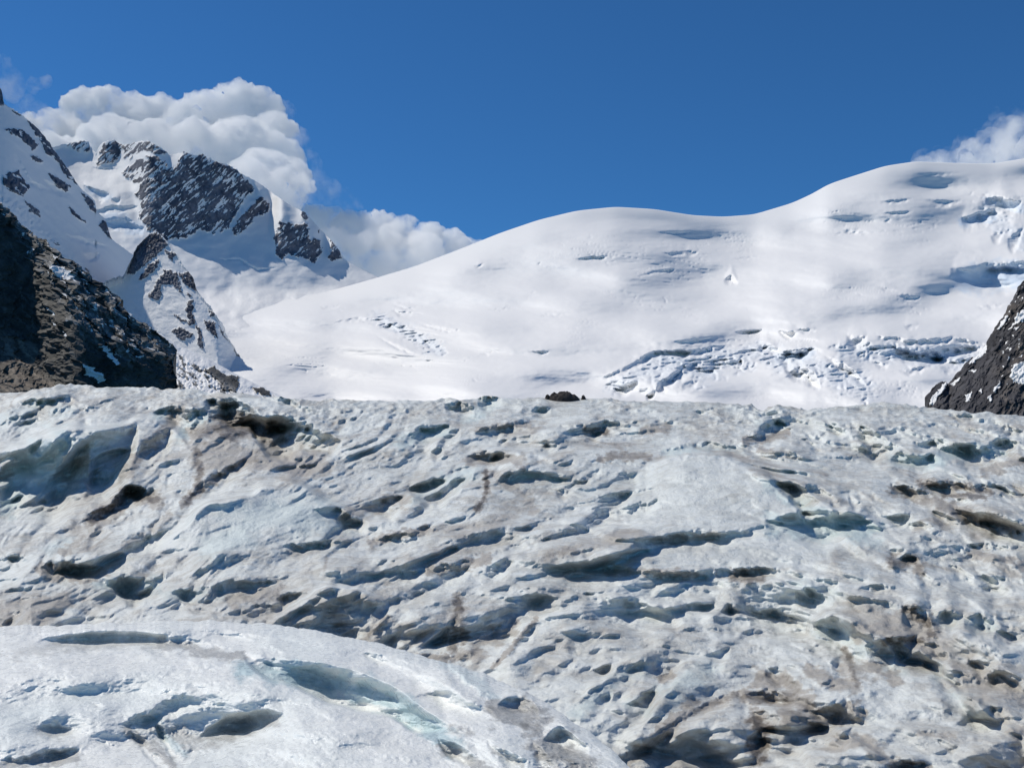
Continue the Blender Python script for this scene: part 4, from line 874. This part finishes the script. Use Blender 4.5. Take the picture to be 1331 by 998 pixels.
def add_boulder(px0, px1, py_top, py_base, D, prof, label, cat, name, seed):
    """a jagged rock: its skyline from `prof`, swept over a rounded plan with real depth, closed underneath"""
    mpp = D / F; base = at((px0 + px1) / 2, py_base, D); wdt = (px1 - px0) * mpp; hgt = (py_base - py_top) * mpp
    nx, ny = 56, 30
    u = np.linspace(0, 1, nx); v = np.linspace(-1, 1, ny)
    U, V = np.meshgrid(u, v)
    bx, bh = np.array(prof, float).T
    e = np.clip(1 - np.abs(V) ** 2.2, 0, 1)
    H = np.interp(U + 0.05 * noise2(U * 5, V * 2, seed), bx, bh) * e ** 0.55
    H = H * (1 + 0.16 * noise2(U * 7, V * 3, seed + 1) + 0.07 * noise2(U * 16, V * 7, seed + 2)) - 0.22
    dep = np.sin(np.clip(U, 0.02, 0.98) * math.pi) ** 0.6 * wdt * 0.30
    top = np.stack([(U - 0.5) * wdt, V * dep, H * hgt], -1)
    bot = top.copy(); bot[..., 2] = -0.3 * hgt
    bm = bmesh.new()
    def sheet(P, flip):
        vs = [[bm.verts.new(P[r, c]) for c in range(nx)] for r in range(ny)]
        for r in range(ny - 1):
            for c in range(nx - 1):
                q = [vs[r][c], vs[r][c + 1], vs[r + 1][c + 1], vs[r + 1][c]]
                bm.faces.new(q[::-1] if flip else q)
        return vs
    a = sheet(top, False); b = sheet(bot, True)
    ring = [(0, c) for c in range(nx)] + [(r, nx - 1) for r in range(1, ny)] + [(ny - 1, c) for c in range(nx - 2, -1, -1)] + [(r, 0) for r in range(ny - 2, 0, -1)]
    for (r0, c0), (r1, c1) in zip(ring, ring[1:] + ring[:1]):
        bm.faces.new([a[r1][c1], a[r0][c0], b[r0][c0], b[r1][c1]])
    me = bpy.data.meshes.new(name); bm.to_mesh(me); bm.free(); me.materials.append(ROCK)
    o = bpy.data.objects.new(name, me); C.objects.link(o); o.location = base
    return tag(o, label, cat, group='dark rocks on the glacier crest')

DB = float(steep(gdist(518.5))) - 0.15
add_boulder(712, 755, 507, 519.5, DB, [(0, 0.1), (0.08, 0.62), (0.16, 0.98), (0.24, 0.92), (0.30, 0.86), (0.42, 1.05), (0.60, 1.05), (0.66, 0.98), (0.74, 0.72), (0.80, 0.76), (0.92, 0.45), (1, 0.1)], 'large near black boulder perched on the glacier crest against the snow', 'boulder', 'boulder', 5)
peb = [(0, 0.2), (0.2, 0.9), (0.5, 1.1), (0.8, 0.8), (1, 0.2)]
add_boulder(708, 716, 511.5, 518.5, DB, peb, 'small dark stone just beside the large black boulder on the crest', 'stone', 'stone', 8)
add_boulder(755, 762, 512.5, 519.5, DB, peb, 'small dark stone standing apart on a bump of the crest', 'stone', 'stone', 11)

# ------------------------------------------------------------------ clouds
def cloud_mat(name, dens, patchy=None):
    m = bpy.data.materials.new(name); m.use_nodes = True; t = m.node_tree; t.nodes.clear()
    out = t.nodes.new('ShaderNodeOutputMaterial'); v = t.nodes.new('ShaderNodeVolumePrincipled')
    v.inputs['Color'].default_value = (0.999, 0.999, 0.999, 1); v.inputs['Density'].default_value = dens; v.inputs['Anisotropy'].default_value = 0.0
    t.links.new(v.outputs[0], out.inputs['Volume'])
    if patchy:
        tc = t.nodes.new('ShaderNodeTexCoord'); n = t.nodes.new('ShaderNodeTexNoise'); n.inputs['Scale'].default_value = patchy[0]; n.inputs['Detail'].default_value = 5; n.inputs['Roughness'].default_value = 0.6
        t.links.new(tc.outputs['Object'], n.inputs['Vector'])
        r = t.nodes.new('ShaderNodeMapRange'); r.inputs[1].default_value = patchy[1]; r.inputs[2].default_value = patchy[2]; r.inputs[3].default_value = 0; r.inputs[4].default_value = dens
        t.links.new(n.outputs['Fac'], r.inputs[0]); t.links.new(r.outputs[0], v.inputs['Density'])
    return m

def make_cloud(name, blobs, D, mat, label, voxel, disp, seed=1, depth=0.8, lean=2.2):
    """blobs: (px, py, radius_px, depth_shift_px)"""
    mpp = D / F
    bm = bmesh.new(); ym = float(np.mean([b[1] for b in blobs]))
    cen = at(np.mean([b[0] for b in blobs]), np.mean([b[1] for b in blobs]), D)
    from mathutils import Matrix
    for (x, y, r, dz) in blobs:
        d = D + (dz + lean * (ym - y)) * mpp; p = at(x, y, d) - cen
        M = Matrix.Translation(p) @ Matrix.Diagonal((1, depth, 1, 1))
        bmesh.ops.create_icosphere(bm, subdivisions=3, radius=r * mpp, matrix=M)
    me = bpy.data.meshes.new('tmp'); bm.to_mesh(me); bm.free()
    o = bpy.data.objects.new('tmp', me); C.objects.link(o)
    md = o.modifiers.new('r', 'REMESH'); md.mode = 'VOXEL'; md.voxel_size = voxel * mpp
    dg = bpy.context.evaluated_depsgraph_get(); dg.update()
    me2 = bpy.data.meshes.new_from_object(o.evaluated_get(dg))
    bpy.data.objects.remove(o); bpy.data.meshes.remove(me)
    n = len(me2.vertices)
    co = np.empty(n * 3, np.float32); me2.vertices.foreach_get('co', co); co = co.reshape(-1, 3).astype(float)
    nr = np.empty(n * 3, np.float32); me2.vertices.foreach_get('normal', nr); nr = nr.reshape(-1, 3).astype(float)
    q = co / mpp
    h = 0
    for sc_, a, sd_ in ((52, 0.9, 0), (23, 0.55, 7), (10, 0.42, 14), (4.8, 0.28, 21)):
        h = h + a * (0.45 - np.abs(noise3(q, sc_, seed + sd_)) * 1.4)
    co = co + nr * (h * disp * mpp)[:, None]
    me2.vertices.foreach_set('co', co.astype(np.float32).reshape(-1)); me2.update()
    me2.materials.clear(); me2.materials.append(mat); me2.name = name
    c = bpy.data.objects.new(name, me2); C.objects.link(c); c.location = cen
    return tag(c, label, 'cloud', group='clouds behind the ridges')

CLOUD = cloud_mat('cloud_vapour', 0.055, (0.012, 0.36, 0.60))
VEIL = cloud_mat('feathery_cloud_vapour', 0.020, (0.013, 0.40, 0.66))
WISP = cloud_mat('thin_cloud_vapour', 0.012, (0.013, 0.47, 0.74))
DC = 3800.0
z1 = lambda x, y, r, d=0: (x / 2.773, 80 + y / 2.773, r / 2.773, d)
z3 = lambda x, y, r, d=0: (400 + x / 2.662, 220 + y / 2.662, r / 2.662, d)
z4 = lambda x, y, r, d=0: (860 + x / 2.268, 120 + y / 2.268, r / 2.268, d)
make_cloud('cumulus_cloud', [z1(120, 260, 70), z1(210, 250, 90), z1(300, 190, 95), z1(385, 185, 100, -10), z1(480, 200, 95), z1(560, 215, 105), z1(650, 240, 100, -15), z1(740, 215, 115), z1(850, 180, 115, -10), z1(930, 200, 105), z1(985, 270, 90), z1(1000, 350, 90),
                             z1(400, 330, 140), z1(550, 350, 140), z1(700, 360, 150), z1(850, 350, 150), z1(950, 430, 110), z1(1030, 470, 80), z1(200, 360, 110), z1(1060, 400, 50), z1(880, 480, 110), z1(1090, 450, 40)],
           DC, CLOUD, 'tall white cumulus cloud piled up behind the dark rocky peak', 2.2, 10, 3, 0.55)
make_cloud('cumulus_cloud', [z3(10, 200, 80), z3(80, 190, 65), z3(160, 220, 80), z3(250, 210, 72), z3(330, 240, 75), z3(420, 265, 75), z3(500, 275, 65), z3(560, 285, 55), z3(610, 290, 42), z3(100, 300, 100), z3(250, 310, 100), z3(400, 320, 90), z3(-40, 260, 80)],
           DC, CLOUD, 'low white cloud bank filling the dip between rocky peak and smooth snow dome', 2.2, 9, 9, 0.55)
make_cloud('cumulus_cloud', [z4(760, 222, 30), z4(820, 215, 40), z4(880, 212, 46), z4(930, 195, 55), z4(980, 175, 66), z4(1040, 150, 80), z4(1110, 135, 92), z4(1220, 120, 105), z4(1340, 110, 115), z4(1100, 200, 70)],
           DC, VEIL, 'bright cloud spilling over the high shoulder of the snowfield', 2.5, 9, 15, 0.5)
make_cloud('cloud_wisp', [z1(1010, 200, 60), z1(1060, 290, 60), z1(1100, 380, 60), z1(1120, 450, 65), z1(1170, 480, 60), z1(1240, 500, 45), z1(1300, 510, 30)], DC - 60, WISP, 'torn wisps trailing off the steep edge of the tall cumulus cloud', 2.5, 8, 21, 0.6, 0.0)
make_cloud('cloud_wisp', [z1(0, 40, 60), z1(40, 90, 55), z1(-60, 60, 70), z1(120, 90, 30), z1(170, 75, 25)], DC, WISP, 'faint veil of cloud high over the snow ridge where it leaves the photo', 2.5, 7, 25, 0.6, 0.0)
make_cloud('cloud_wisp', [z1(40, 190, 60), z1(90, 170, 50), z1(130, 190, 50), z1(10, 220, 60)], DC, WISP, 'thin cloud rising from the crest of the snow ridge', 2.5, 7, 27, 0.6, 0.0)
make_cloud('cloud_wisp', [z4(978, 66, 14), z4(986, 54, 12), z4(972, 74, 9)], DC - 60, WISP, 'tiny round puff of cloud alone in the blue above the high shoulder', 1.5, 3, 31, 0.6, 0.0)
make_cloud('cloud_wisp', [z4(972, 108, 24), z4(1010, 110, 30), z4(940, 140, 36), z4(890, 165, 40), z4(830, 185, 36), z4(770, 200, 30), z4(1010, 100, 40), z4(1060, 70, 40)], DC - 60, WISP, 'small loose puffs drifting above the cloud on the high shoulder', 2.0, 5, 29, 0.6, 0.0)
